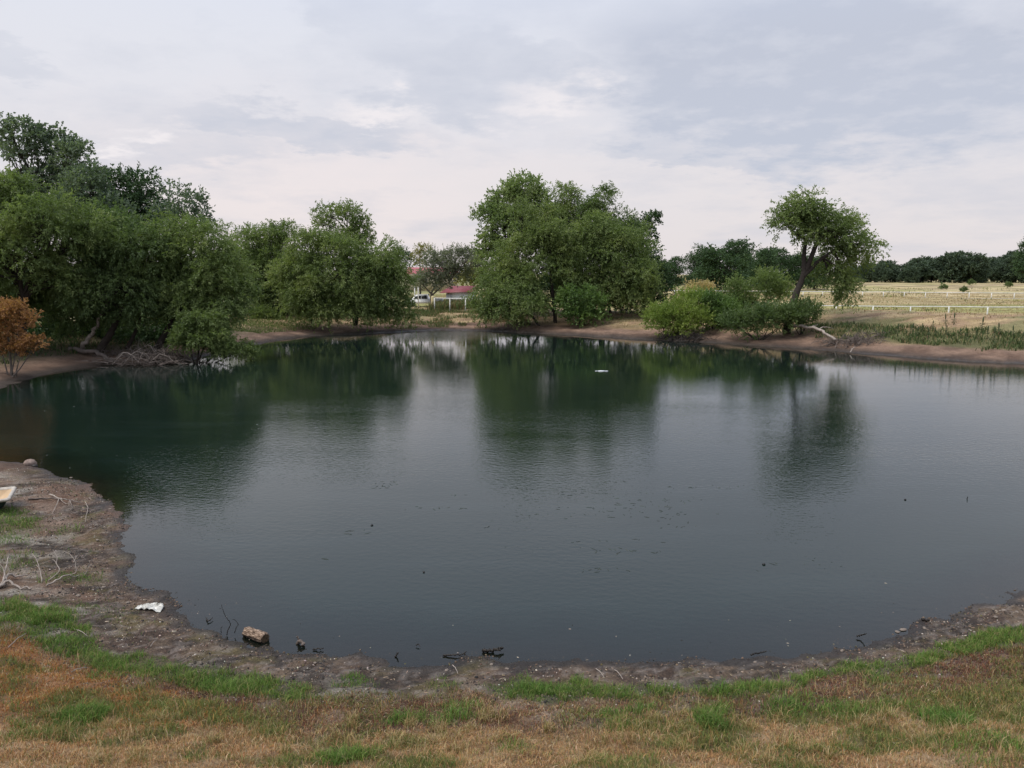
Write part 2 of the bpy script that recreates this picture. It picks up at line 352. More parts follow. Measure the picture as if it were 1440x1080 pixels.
def gcolor(x, y, z, s):
    c = cover(x, y, z, s); n = fbm(x*3, y*3, 41, 4)[:, None]; n2 = fbm(x*.8, y*.8, 42, 3)[:, None]; n3_ = fbm(x*14, y*14, 43, 2)[:, None]
    A = lambda *v: np.array(v)[None]
    nr = ss(26, 20, y)[:, None]
    def mx(a, b, f): f = f if f.ndim == 2 else f[:, None]; return a*(1-f)+b*f
    # near bank
    mud = mx(A(.066, .043, .031), A(.145, .103, .07), ss(.32, .66, n))
    mud = mx(mud, A(.034, .026, .021), ss(.52, .62, fbm(x*1.3, y*2.2, 44, 4))*.85)           # dark algae mats
    mud = mx(mud, A(.105, .085, .028), ss(.56, .66, fbm(x*2.3+9, y*2.3, 45, 4))*.6*ss(2.2, .8, s))
    mud = mx(mud, A(.27, .24, .20), ss(.46, .6, fbm(x*1.7, y*2.5+4, 46, 4))*ss(.7, 1.6, s)*.9)    # pale dried crust
    mud = mx(mud, A(.30, .26, .23), ss(.60, .66, n3_)*.35)
    mud = mx(mud, A(.026, .021, .019), ss(.42, .05, s)*.9)
    mud = mx(mud, A(.15, .085, .055), (c['lf']*ss(.45, .62, fbm(x*1.1+5, y*1.1, 47, 3)))[:, None]*.7)
    g = mx(A(.055, .07, .025), A(.10, .085, .05), n)
    col = mx(mud, g, np.clip(c['green']+c['pat'], 0, 1)*.85)
    col = mx(col, mx(A(.075, .032, .022), A(.17, .12, .10), ss(.45, .7, n)), c['rust'])
    dry = mx(A(.19, .115, .055), A(.36, .25, .14), ss(.3, .7, n))
    dry = mx(dry, A(.19, .075, .03), c['oran']*.7)
    dry = mx(dry, A(.09, .09, .03), c['olive']*.6)
    col = mx(col, dry, c['grass'])
    # far banks
    right = ss(12, 20, x)[:, None]; st = fbm(x*.12, y*.9, 51, 4)[:, None]
    soil = mx(A(.12, .073, .05), A(.205, .132, .092), ss(.3, .7, fbm(x*.9, y*.9, 52, 4)))
    soil = mx(soil, A(.032, .025, .021), (ss(1.3+fbm(x*.4, y*.4, 58, 2)*1.2, .1, s))[:, None]*.92)
    tan = mx(A(.22, .155, .075), A(.38, .28, .155), ss(.3, .7, st))
    gr = mx(A(.085, .095, .04), A(.15, .16, .055), n2)
    fc = mx(soil, mx(tan, A(.23, .14, .095), .5*ss(.4, .6, n2)), ss(3.0, 5.5, s+3*(fbm(x*.35, y*.35, 53, 3)-.5)))
    wd = (ss(3.0, 4.2, s)*ss(8.5, 6.0, s))*ss(26, 31, x)
    fc = mx(fc, gr*.8, wd*.85)
    fc = mx(fc, gr, ss(.5, .62, fbm(x*.16, y*.5, 54, 4))*ss(4, 9, s)*.7)
    lf_ = ss(4, -6, x)                                                           # under the western trees: litter, thin grass
    fc = mx(fc, mx(A(.06, .045, .032), A(.085, .085, .035), n2), (lf_*ss(1.5, 5, s)*ss(80, 70, y))[:, None]*.85)
    # dry field
    fld = mx(A(.30, .235, .115), A(.46, .37, .21), ss(.3, .7, fbm(x*.02, y*.16, 55, 5)))
    fld = mx(fld, A(.205, .21, .06), ss(.52, .60, fbm(x*.018+3, y*.10, 56, 4))*.75)
    fld = mx(fld, A(.15, .105, .065), ss(.55, .64, fbm(x*.02, y*.12+7, 57, 4))*ss(150, 220, y)*.8)
    fld = mx(fld, A(.10, .13, .045), ss(-8, -30, x)*ss(60, 90, y)*.7)
    fc = mx(fc, fld, ss(15, 22, s))
    col = fc*(1-nr)+col*nr
    col = mx(col, A(.05, .04, .03), ss(.02, -.15, s))
    return col, c

# ------------------------------------------------------------------ ground sheet
def axis(segs):
    out = [segs[0][0]]
    for (a, b, d0, d1) in segs:
        while out[-1] < b-1e-6:
            f = (out[-1]-a)/(b-a); out.append(out[-1]+d0*(d1/d0)**max(0, f))
    return np.array(out)
half = axis([(0, 11, .09, .09), (11, 22, .09, .22), (22, 60, .22, .7), (60, 140, .7, 4), (140, 4000, 4, 500)])
ax_x = np.concatenate([-half[:0:-1], half])
ax_y = np.concatenate([-axis([(0, 30, .5, 3), (30, 900, 3, 200)])[:0:-1], axis([(0, 6, .4, .12), (6, 15.5, .07, .08), (15.5, 26, .08, .25), (26, 50, .25, .5), (50, 92, .4, .45), (92, 180, .5, 3), (180, 5000, 3, 500)])])
XX, YY = np.meshgrid(ax_x, ax_y); xx, yy = XX.ravel(), YY.ravel()
zz = H(xx, yy); s_ = sdist(xx, yy)
gc, gcov = gcolor(xx, yy, zz, s_)
ny, nx = XX.shape
idx = np.arange(nx*ny).reshape(ny, nx)
QG = np.stack([idx[:-1, :-1], idx[:-1, 1:], idx[1:, 1:], idx[1:, :-1]], -1).reshape(-1, 4)
gm = bpy.data.materials.new('ground_soil'); gm.use_nodes = True; t = NT(gm.node_tree)
a = t.n('ShaderNodeAttribute', attribute_name='gcol'); wt_ = t.n('ShaderNodeAttribute', attribute_name='wet')
geo = t.n('ShaderNodeNewGeometry')
f1 = t.n('ShaderNodeTexNoise', {'Vector': (geo, 'Position'), 'Scale': 26, 'Detail': 10, 'Roughness': .78})
f2 = t.n('ShaderNodeTexNoise', {'Vector': (geo, 'Position'), 'Scale': 2.6, 'Detail': 8, 'Roughness': .7})
vo = t.n('ShaderNodeTexVoronoi', {'Vector': (geo, 'Position'), 'Scale': 16, 'Randomness': 1}, feature='F1')
k1 = t.n('ShaderNodeMapRange', {0: f1, 1: .3, 2: .7, 3: .3, 4: 1.9}); k2 = t.n('ShaderNodeMapRange', {0: f2, 1: .3, 2: .7, 3: .7, 4: 1.3})
kk = t.m('MULTIPLY', k1, k2)
mpf = t.n('ShaderNodeMapping', {0: (geo, 'Position'), 3: (.12, .5, 1)}); f3 = t.n('ShaderNodeTexNoise', {'Vector': mpf, 'Scale': 1.0, 'Detail': 8, 'Roughness': .7})
yy_ = t.n('ShaderNodeSeparateXYZ', {0: (geo, 'Position')}); fw = t.n('ShaderNodeMapRange', {0: (yy_, 1), 1: 45, 2: 80, 3: 0, 4: 1}); k3 = t.n('ShaderNodeMapRange', {0: f3, 1: .32, 2: .68, 3: .55, 4: 1.4})
kk = t.m('MULTIPLY', kk, t.m('ADD', 1.0, t.m('MULTIPLY', fw, t.m('SUBTRACT', k3, 1.0))))
cc = t.n('ShaderNodeVectorMath', {0: (a, 'Color'), 'Scale': kk}, operation='SCALE')
hh = t.m('ADD', t.m('MULTIPLY', f1, 1.0), t.m('MULTIPLY', (vo, 'Distance'), .5))
bp = t.n('ShaderNodeBump', {'Height': hh, 'Distance': .06, 'Strength': 1.0})
ro = t.n('ShaderNodeMapRange', {0: (wt_, 'Fac'), 1: 0, 2: 1, 3: .95, 4: .38})
p = t.n('ShaderNodeBsdfPrincipled', {'Base Color': cc, 'Roughness': ro, 'Specular IOR Level': .35, 'Normal': bp})
t.n('ShaderNodeOutputMaterial', {0: p})
gme = mesh_np('ground', np.stack([xx, yy, zz], 1), QG, gm, col=gc, smooth=True, fattr={'wet': ss(.55, .05, s_)*.9})
tag(link('ground', gme), kind='structure')

# ------------------------------------------------------------------ water
sub = lambda A, lo, hi, st: A[(A > lo) & (A < hi)][::st]
wx = sub(ax_x, -75, 118, 2); wy = sub(ax_y, 9, 92, 2)
WX, WY = np.meshgrid(wx, wy); sw = sdist(WX.ravel(), WY.ravel())
iw = np.arange(WX.size).reshape(WX.shape); QW = np.stack([iw[:-1, :-1], iw[:-1, 1:], iw[1:, 1:], iw[1:, :-1]], -1).reshape(-1, 4)
QW = QW[(sw[QW] < 1.2).any(1)]
wm = bpy.data.materials.new('pond_water'); wm.use_nodes = True; t = NT(wm.node_tree)
geo = t.n('ShaderNodeNewGeometry'); dp = t.n('ShaderNodeAttribute', attribute_name='depth')
def wnz(scale, detail, sx=1, sy=1, rot=0.0, rough=.5):
    mp = t.n('ShaderNodeMapping', {0: (geo, 'Position'), 2: (0, 0, rot), 3: (sx, sy, 1)})
    return t.n('ShaderNodeTexNoise', {'Vector': mp, 'Scale': scale, 'Detail': detail, 'Roughness': rough})
r1 = wnz(6.5, 2, .75, 1.15, .25); r2 = wnz(2.0, 3, .65, 1.2, -.2); r3 = wnz(15, 2, .8, 1.1, .1)
patch = t.n('ShaderNodeMapRange', {0: wnz(.07, 4, .6, 1.6, .1, .6), 1: .36, 2: .62, 3: .45, 4: 1.25})
hgt = t.m('ADD', t.m('ADD', t.m('MULTIPLY', r1, 1.15), t.m('MULTIPLY', r2, .4)), t.m('MULTIPLY', r3, .45))
spx = t.n('ShaderNodeSeparateXYZ', {0: (geo, 'Position')})
lee = t.m('MULTIPLY', t.n('ShaderNodeMapRange', {0: (spx, 1), 1: 52, 2: 28, 3: .2, 4: 1.0}), t.n('ShaderNodeMapRange', {0: (spx, 1), 1: 12, 2: 22, 3: .55, 4: 1.0}))
gx_ = t.m('MULTIPLY', t.n('ShaderNodeMapRange', {0: (spx, 1), 1: 68, 2: 76, 3: 0.0, 4: 1.0}), t.m('MULTIPLY', t.n('ShaderNodeMapRange', {0: (spx, 0), 1: -13, 2: -10, 3: 0.0, 4: 1.0}), t.n('ShaderNodeMapRange', {0: (spx, 0), 1: -1, 2: -4, 3: 0.0, 4: 1.0})))
lee = t.m('MAXIMUM', lee, t.m('MULTIPLY', gx_, 2.2))
patch = t.m('MULTIPLY', patch, lee)
calm = t.m('MULTIPLY', patch, t.n('ShaderNodeMapRange', {0: (dp, 'Fac'), 1: 0.0, 2: .5, 3: .25, 4: 1.0}))
hgt = t.m('MULTIPLY', hgt, calm)
wb = t.n('ShaderNodeBump', {'Height': hgt, 'Distance': .0068, 'Strength': 1.0})
op = t.n('ShaderNodeMapRange', {0: (dp, 'Fac'), 1: 0.0, 2: .42, 3: .25, 4: 1.0})
film = t.n('ShaderNodeMapRange', {0: wnz(.5, 6, .35, 1.6, 0, .65), 1: .5, 2: .75, 3: 0, 4: 1})
murk = t.n('ShaderNodeBsdfDiffuse', {0: t.mix(film, (.007, .0145, .0115, 1), (.012, .021, .019, 1))})
trn = t.n('ShaderNodeBsdfTransparent', {0: (.62, .58, .5, 1)})
bse = t.n('ShaderNodeMixShader', {0: op, 1: trn, 2: murk})
gl = t.n('ShaderNodeBsdfGlossy', {0: (1, 1, 1, 1), 'Roughness': .006, 'Normal': wb})
fr = t.n('ShaderNodeFresnel', {'IOR': 1.37, 'Normal': wb})
ws = t.n('ShaderNodeMixShader', {0: fr, 1: bse, 2: gl}); t.n('ShaderNodeOutputMaterial', {0: ws})
wme = mesh_np('pond_water', np.stack([WX.ravel(), WY.ravel(), np.zeros(WX.size)], 1), QW, wm, fattr={'depth': np.clip(-sw*.22, 0, 1.6)}, smooth=True)
tag(link('water', wme), kind='structure')

# ------------------------------------------------------------------ foliage
def leaves(P, A, L, Wd):
    n = len(P); R = RNG.normal(size=(n, 3)); B = np.cross(A, R); B /= np.linalg.norm(B, axis=1)[:, None]+1e-9
    L = L[:, None]; Wd = Wd[:, None]
    V = np.stack([P, P+A*L*.45+B*Wd*.5, P+A*L, P+A*L*.45-B*Wd*.5], 1).reshape(-1, 3)
    return V, np.arange(4*n).reshape(n, 4)
def unit(v): return v/(np.linalg.norm(v, axis=-1, keepdims=True)+1e-9)
#        sub-clump r, sprays, leaves/spray, spray len, droop, leaf L, leaf W
KIND = {'willow_fine': (.9, 26, 21, .85, .45, .20, .07), 'willow_small': (.45, 20, 15, .6, .5, .2, .07), 'willow': (1.0, 24, 16, 1.0, .45, .23, .095), 'cotton': (.8, 15, 10, .65, .0, .20, .17), 'oak': (1.0, 18, 12, .7, .15, .22, .13),
        'bush': (.7, 20, 14, .75, -.3, .20, .085), 'far': (2.0, 15, 9, 1.3, .1, .75, .5), 'mid': (1.2, 16, 10, .9, .1, .34, .2),
        'sap': (.3, 8, 8, .4, -.2, .2, .12), 'sparse': (.8, 13, 9, .7, .2, .2, .12), 'mesq': (.8, 20, 14, .8, .15, .22, .10), 'dead': (.32, 14, 11, .32, .05, .11, .07)}
def crown_mesh(lobes, kind, dens=1.0, limb_from=None, lr=.09):
    """lobes (cx,cy,cz,rx,ry,rz) -> leaf arrays and limb tubes (local coordinates)"""
    rs, nsp, nl, sl, droop, LL, LW = KIND[kind]; Ps = []; As = []; tb = MB()
    Lb = np.array(lobes, float)
    for li, lb in enumerate(Lb):
        c, r = lb[:3], lb[3:]; rm = r.mean(); area = 4*pi*((r[0]*r[1])**1.6+(r[0]*r[2])**1.6+(r[1]*r[2])**1.6)**(1/1.6)/3**(1/1.6)
        n = max(5, int(dens*1.15*area/(pi*rs*rs)))
        d = unit(RNG.normal(size=(n*2, 3))); d[:, 2] = np.where(d[:, 2] < -.5, -d[:, 2]*.6, d[:, 2]); d = unit(d)[:n]
        rad = RNG.uniform(.5, 1.0, n)**.6*(1+.22*RNG.normal(size=n)).clip(.7, 1.25)
        sc_ = c+d*r*rad[:, None]*(1-.45*rs/max(rm, rs))
        keep = np.ones(n, bool)
        for lj, ob in enumerate(Lb):
            if lj != li: keep &= (np.linalg.norm((sc_-ob[:3])/ob[3:], axis=1) > .62)
        sc_ = sc_[keep]; d = d[keep]; n = len(sc_)
        if limb_from is not None:
            f = np.asarray(limb_from[0] if len(limb_from) == 1 else limb_from[np.argmin([np.linalg.norm(np.array(q)-c) for q in limb_from])])
            L = np.linalg.norm(c-f); mid = (f+c)/2+np.array([0, 0, L*.10])+RNG.normal(0, L*.05, 3)
            pth = wobble(spline([f, mid, c], 8), L*.012); r0 = min(lr*1.6, lr*(.5+rm*.3))
            tb.tube(pth, np.linspace(r0, r0*.45, 8), 6, False)
            m = min(n, 16 if kind in ('far', 'mid') else 30)
            for q in RNG.choice(n, m, replace=False) if n else []:
                k = RNG.integers(3, 8); a_ = pth[k]; l2 = np.linalg.norm(sc_[q]-a_)
                pm = (a_+sc_[q])/2+RNG.normal(0, l2*.09, 3)
                tb.tube(spline([a_, pm, sc_[q]], 5), np.linspace(r0*.42, r0*.1, 5), 4, False)
        # sprays
        ns = RNG.poisson(nsp, n).clip(3); ii = np.repeat(np.arange(n), ns); m = len(ii)
        size = (RNG.uniform(.65, 1.3, n))[ii]*rs
        dd = unit(RNG.normal(size=(m, 3))*np.array([1, 1, .8])+d[ii]*.55+np.array([0, 0, .25]))
        o = sc_[ii]+dd*(RNG.uniform(.15, 1, m)**.6*size)[:, None]
        ax = unit(dd+RNG.normal(0, .35, (m, 3))+np.array([0, 0, -droop]))
        sll = sl*RNG.uniform(.5, 1.25, m)
        k = np.repeat(np.arange(m), nl); q = len(k); tpar = RNG.uniform(0, 1, q)
        pos = o[k]+ax[k]*(tpar*sll[k])[:, None]+np.array([0, 0, -1])*(droop*.35*(tpar*sll[k])**2)[:, None]+RNG.normal(0, .05*sl, (q, 3))
        la = unit(ax[k]*.8+RNG.normal(0, .55, (q, 3))+np.array([0, 0, -droop*.5]))
        Ps.append(pos); As.append(la)
    P = np.concatenate(Ps); A = np.concatenate(As); n = len(P)
    V, Q = leaves(P, A, LL*RNG.uniform(.6, 1.3, n), LW*RNG.uniform(.6, 1.3, n))
    return V, Q, RNG.uniform(0, 1, n), tb
LEAFN = [0]
def tree(name, label, cat, kind, mkey, bpx, d, lobes, dens=1.0, trunk=None, tr=.22, barkk='bark', group=None, bz=None, forks=None, sway=.0):
    """lobes in photo pixels (px,py,rx,ry,depth offset m) turned into metres at distance d"""
    bx = at(bpx, 400, d)[0]; z0 = gz(bx, d) if bz is None else bz
    B = np.array([bx, d, z0-.1]); e = empty(name, tuple(B), label, cat, group)
    Lm = []
    for (px, py, rx, ry, do) in lobes:
        dd = d+do; c = at(px, py, dd); k = dd/F; k *= .95; Lm.append((*(c-B), rx*k, (rx+ry)*.5*k*1.0, ry*k))
    LbA = np.array(Lm)
    top = LbA[np.argmax(LbA[:, 2])]
    if trunk is None and cat in ('bush', 'shrub', 'sapling'):
        tp = [[np.array([RNG.normal(0, .15), RNG.normal(0, .15), 0]), l_[:3]*.45+np.array([0, 0, -.1]), l_[:3]] for l_ in LbA[:6]]
    elif trunk is None:
        cen = LbA[:, :3].mean(0); fk = np.array([cen[0]*.5, cen[1]*.5, max(.6, cen[2]*.45)])
        trunk_pts = [np.zeros(3), fk*.5+RNG.normal(0, .1, 3)*[1, 1, 0], fk]
        tp = [trunk_pts]
    else:
        tp = [[np.array(at(a, b, d+o))-B for (a, b, o) in path] for path in trunk]
        fk = tp[0][-1]
    tb = MB(); froms = []
    for i, path in enumerate(tp):
        p_ = spline(path, 10); r_ = tr if i == 0 else tr*.6
        tb.tube(wobble(p_, r_*.12), np.linspace(r_*1.15, r_*.55, 10), 9, False, .06)
        froms += [tuple(p_[-1]), tuple(p_[6])]
    V, Q, ti, lt = crown_mesh(Lm, kind, dens, froms, tr*.42)
    LEAFN[0] += len(Q)
    tb.V += lt.V; tb.F += [[i+tb.n for i in f] for f in lt.F]
    tb.build('trunk', M[barkk], e, smooth=True)
    link('crown', mesh_np('crown', V, Q, M[mkey], tint=ti), e)
    return e
def copy_tree(o, loc, rz, s, label=None, group=None):
    r = o.copy(); COL.objects.link(r); r.location = loc; r.rotation_euler = (0, 0, rz); r.scale = s
    if label: r['label'] = label
    if group: r['group'] = group
    for ch in o.children:
        c = ch.copy(); COL.objects.link(c); c.parent = r
    return r

# --- western bank (left)
tree('cottonwood_tree', 'tallest tree at the left edge, an open airy cottonwood rising above the willows', 'tree', 'cotton', 'cotton', 70, 66,
     [(35, 205, 34, 34, 0), (80, 220, 28, 32, 1), (108, 225, 18, 36, 0), (18, 185, 20, 16, -1), (60, 265, 48, 30, 0), (108, 262, 26, 30, 1), (10, 215, 14, 12, 0), (60, 310, 60, 40, 0)], 1.0, tr=.3)
tree('broadleaf_tree', 'dark feathery-topped tree just right of the tall left cottonwood', 'tree', 'oak', 'dark', 180, 68,
     [(150, 260, 26, 26, 0), (182, 275, 36, 28, 0), (195, 258, 18, 20, 0), (215, 292, 22, 20, 0), (235, 302, 14, 12, 0), (165, 310, 55, 36, 0), (215, 330, 40, 30, 0)], 1.0, tr=.25)
tree('broadleaf_tree', 'grey-green tree rising between the tall cottonwood and the dark feathery tree', 'tree', 'cotton', 'cotton', 125, 63,
     [(125, 275, 36, 30, 0), (105, 300, 36, 36, 0), (150, 310, 36, 36, 0), (130, 250, 16, 18, 0)], 1.0, tr=.25)
tree('slender_tree', 'thin wispy tree with see-through twigs at the right end of the left tree mass', 'tree', 'sparse', 'cotton', 255, 62,
     [(250, 285, 20, 22, 0), (275, 292, 16, 18, 0), (235, 300, 18, 16, 0), (265, 315, 24, 22, 0), (283, 320, 9, 28, 0)], 1.0, tr=.14)
tree('willow_tree', 'big yellow-green willow at the far left edge above the orange dead shrub', 'tree', 'willow_fine', 'willow', 20, 51,
     [(15, 280, 40, 34, 0), (-40, 300, 60, 60, 0), (60, 320, 50, 40, -1), (10, 360, 70, 50, -1), (90, 340, 36, 34, 0), (-60, 400, 80, 60, 0), (60, 390, 45, 38, 0), (120, 320, 26, 22, 0)],
     1.05, tr=.3)
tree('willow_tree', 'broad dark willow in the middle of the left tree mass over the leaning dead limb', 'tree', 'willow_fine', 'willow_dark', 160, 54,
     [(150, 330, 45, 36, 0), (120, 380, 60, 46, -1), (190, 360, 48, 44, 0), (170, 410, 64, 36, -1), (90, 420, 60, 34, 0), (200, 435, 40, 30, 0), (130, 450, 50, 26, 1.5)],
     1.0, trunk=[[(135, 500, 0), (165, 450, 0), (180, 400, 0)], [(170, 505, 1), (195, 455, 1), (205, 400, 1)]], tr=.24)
tree('willow_tree', 'rounded light green willow overhanging the water at the right end of the left trees', 'tree', 'willow_fine', 'willow', 275, 55,
     [(245, 345, 38, 36, 0), (285, 350, 40, 34, 0), (230, 390, 46, 38, 0), (300, 395, 44, 40, 0), (325, 415, 30, 34, 0), (270, 430, 50, 34, 0), (310, 440, 34, 22, 0), (230, 425, 30, 30, 1), (318, 372, 22, 26, 0)],
     1.05, trunk=[[(215, 500, 0), (240, 455, 0), (262, 405, 0)]], tr=.22)
tree('willow_bush', 'low bright willow scrub drooping onto the water right of the left brush heap', 'bush', 'willow_small', 'willow', 268, 52.0,
     [(285, 452, 24, 14, 0), (264, 474, 24, 15, 0), (290, 478, 26, 14, 0), (316, 488, 24, 7, .5), (342, 491, 14, 5, 1.5), (295, 464, 24, 12, 1)], 1.3, tr=.07)
tree('dead_shrub', 'rust-orange shrub with dead leaves at the left edge under the willow', 'shrub', 'dead', 'orange', 5, 44,
     [(8, 440, 22, 18, 0), (28, 438, 12, 12, 0), (-15, 450, 26, 30, 0), (10, 465, 16, 12, 0), (52, 482, 20, 8, 0), (35, 484, 16, 7, 0), (5, 488, 12, 10, 0), (20, 492, 16, 8, 0), (45, 448, 8, 6, 0), (30, 455, 12, 10, 0), (-25, 480, 20, 18, 0)], .8, tr=.06, barkk='bark_grey')
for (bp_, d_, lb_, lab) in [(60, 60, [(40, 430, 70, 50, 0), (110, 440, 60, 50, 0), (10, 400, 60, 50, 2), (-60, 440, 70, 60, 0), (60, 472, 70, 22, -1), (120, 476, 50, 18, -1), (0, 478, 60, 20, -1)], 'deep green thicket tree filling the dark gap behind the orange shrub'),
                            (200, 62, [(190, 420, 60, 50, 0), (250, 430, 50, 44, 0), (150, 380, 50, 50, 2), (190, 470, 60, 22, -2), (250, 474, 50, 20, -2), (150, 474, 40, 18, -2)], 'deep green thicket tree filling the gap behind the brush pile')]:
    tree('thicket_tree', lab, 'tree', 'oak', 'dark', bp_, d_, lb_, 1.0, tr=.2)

# --- second group (north-west bank)
tree('willow_tree', 'rounded willow standing farthest left in the second group beyond the grassy gap', 'tree', 'willow', 'willow', 372, 86,
     [(345, 345, 24, 24, 0), (375, 332, 26, 16, 0), (398, 330, 12, 10, 0), (360, 375, 38, 34, 0), (395, 370, 30, 30, 0), (345, 410, 26, 30, 0), (385, 418, 34, 26, 0), (370, 395, 34, 26, 0)], 1.15, tr=.22)
tree('slender_tree', 'airy tree whose round open crown stands above the second willow group', 'tree', 'sparse', 'willow', 488, 92,
     [(462, 304, 20, 13, 0), (488, 300, 20, 11, 0), (508, 312, 12, 13, 0), (500, 328, 20, 14, 0), (455, 318, 14, 9, 0), (480, 340, 36, 14, 0), (512, 338, 12, 14, 0)], 1.7, tr=.16,
     trunk=[[(490, 450, 0), (488, 380, 0), (487, 325, 0)]])
tree('willow_tree', 'wide spreading willow in the centre of the second group, leaning over the red mud', 'tree', 'willow', 'willow_warm', 450, 79,
     [(440, 350, 34, 20, 0), (480, 352, 38, 20, 0), (425, 385, 36, 28, 0), (465, 390, 40, 32, -1), (505, 385, 38, 30, 0), (430, 415, 34, 20, -1), (480, 415, 44, 20, -1), (415, 432, 24, 12, -1), (455, 438, 34, 10, -1), (495, 438, 30, 12, -1), (400, 400, 22, 20, 0)],
     1.1, trunk=[[(500, 458, 0), (495, 430, 0), (480, 400, 0)], [(440, 455, 0), (430, 430, 0), (432, 400, 0)]], tr=.2)
tree('willow_tree', 'willow with a low arching limb at the right end of the second group', 'tree', 'willow', 'willow', 545, 80,
     [(545, 356, 16, 14, 0), (535, 375, 28, 24, 0), (554, 393, 22, 26, 0), (542, 415, 26, 20, 0), (558, 426, 16, 16, 0), (515, 405, 22, 24, 0), (545, 437, 28, 13, 0), (572, 443, 8, 5, 0), (520, 436, 26, 14, 0)],
     1.1, trunk=[[(500, 455, 0), (510, 425, 0), (530, 408, 0)], [(503, 430, 0), (530, 410, 0), (550, 420, 0)]], tr=.16)
tree('willow_bush', 'low grey-green scrub at the foot of the second group beside the mud slope', 'bush', 'bush', 'willow', 375, 83, [(375, 448, 16, 9, 0), (360, 440, 10, 6, 0)], 1.2, tr=.05)
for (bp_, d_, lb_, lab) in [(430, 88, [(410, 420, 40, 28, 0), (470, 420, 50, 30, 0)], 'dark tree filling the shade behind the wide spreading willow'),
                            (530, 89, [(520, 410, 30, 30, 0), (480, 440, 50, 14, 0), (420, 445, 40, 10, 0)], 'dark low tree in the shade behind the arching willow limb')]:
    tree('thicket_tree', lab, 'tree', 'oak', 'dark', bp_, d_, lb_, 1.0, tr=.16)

# --- centre group
tree('cottonwood_tree', 'tall bright cottonwood at the back left of the centre group, its top the highest there', 'tree', 'cotton', 'cotton_light', 725, 93,
     [(735, 268, 28, 20, 0), (718, 285, 30, 22, 0), (755, 285, 16, 24, 0), (690, 305, 20, 18, 0), (710, 320, 36, 30, 0), (685, 345, 14, 20, 0), (740, 320, 30, 30, 0), (676, 302, 9, 8, 0), (700, 355, 20, 20, 0)], 1.4, tr=.25)
tree('willow_tree', 'tall narrow-topped willow behind the middle of the centre group', 'tree', 'willow', 'willow', 795, 92,
     [(792, 278, 14, 13, 0), (800, 275, 10, 11, 0), (795, 305, 28, 24, 0), (780, 330, 30, 30, 0)], 1.2, tr=.2)
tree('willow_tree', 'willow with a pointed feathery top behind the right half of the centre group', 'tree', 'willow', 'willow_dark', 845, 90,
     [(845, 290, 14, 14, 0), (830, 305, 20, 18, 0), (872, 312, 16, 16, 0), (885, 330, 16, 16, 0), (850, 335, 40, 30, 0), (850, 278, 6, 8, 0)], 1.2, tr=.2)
tree('willow_tree', 'large light green willow with forked dark trunk at front left of centre group', 'tree', 'willow', 'willow_warm', 770, 84,
     [(775, 328, 32, 18, -1), (750, 345, 28, 26, 0), (800, 350, 30, 28, 0), (725, 355, 26, 24, 0), (700, 380, 26, 24, 0), (765, 380, 36, 26, -1), (720, 400, 34, 26, -1), (790, 385, 28, 24, -1), (735, 300, 18, 12, 0), (765, 300, 16, 12, 0)],
     1.1, trunk=[[(782, 462, 0), (778, 420, 0), (774, 380, -1)], [(780, 440, 0), (755, 405, 0), (735, 380, 0)]], tr=.2)
tree('willow_tree', 'willow leaning left from the centre group, its lowest branches near the shed', 'tree', 'willow', 'willow', 715, 82,
     [(690, 412, 26, 20, 0), (715, 425, 34, 22, -1), (700, 440, 26, 14, -1), (745, 435, 30, 22, -1), (730, 410, 30, 24, 0), (680, 425, 16, 14, 0)], 1.15, trunk=[[(760, 462, 0), (745, 440, 0), (725, 420, 0)]], tr=.14)
tree('willow_tree', 'broad darker willow forming the right half of the centre group', 'tree', 'willow', 'willow', 850, 85,
     [(835, 325, 34, 24, 0), (870, 340, 34, 28, 0), (895, 360, 22, 26, 0), (840, 365, 36, 30, -1), (880, 390, 34, 28, -1), (905, 400, 20, 30, -1), (850, 400, 34, 26, -1), (885, 425, 32, 22, -1), (810, 400, 24, 24, 0)],
     1.1, trunk=[[(850, 462, 0), (848, 425, 0), (852, 380, 0)]], tr=.2)
tree('willow_tree', 'small vivid green leafy tree low in front of the centre group at the waterside', 'tree', 'cotton', 'green', 815, 80.5,
     [(815, 418, 22, 14, 0), (800, 430, 18, 16, 0), (832, 432, 20, 16, 0), (815, 446, 22, 12, 0), (840, 448, 10, 9, 0), (800, 412, 9, 7, 0)], 1.3, tr=.1)
tree('broadleaf_tree', 'dark big-leaved tree with open twigs at the back right of the centre group', 'tree', 'cotton', 'dark', 905, 92,
     [(908, 318, 12, 10, 0), (895, 328, 14, 12, 0), (912, 335, 8, 12, 0), (890, 350, 22, 20, 0), (918, 308, 4, 4, 0)], 1.2, tr=.16)
tree('broadleaf_tree', 'dark drooping tree hanging at the right end of the centre group', 'tree', 'oak', 'dark', 920, 88,
     [(905, 375, 22, 26, 0), (920, 395, 18, 26, 0), (928, 415, 14, 14, 0), (915, 425, 18, 14, 0), (935, 408, 7, 8, 0)], 1.2, tr=.15)
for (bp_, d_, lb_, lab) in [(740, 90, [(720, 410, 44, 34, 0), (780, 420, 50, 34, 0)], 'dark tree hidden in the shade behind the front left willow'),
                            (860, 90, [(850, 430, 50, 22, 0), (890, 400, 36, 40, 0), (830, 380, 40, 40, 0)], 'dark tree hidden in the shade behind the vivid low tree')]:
    tree('thicket_tree', lab, 'tree', 'oak', 'dark', bp_, d_, lb_, 1.0, tr=.16)

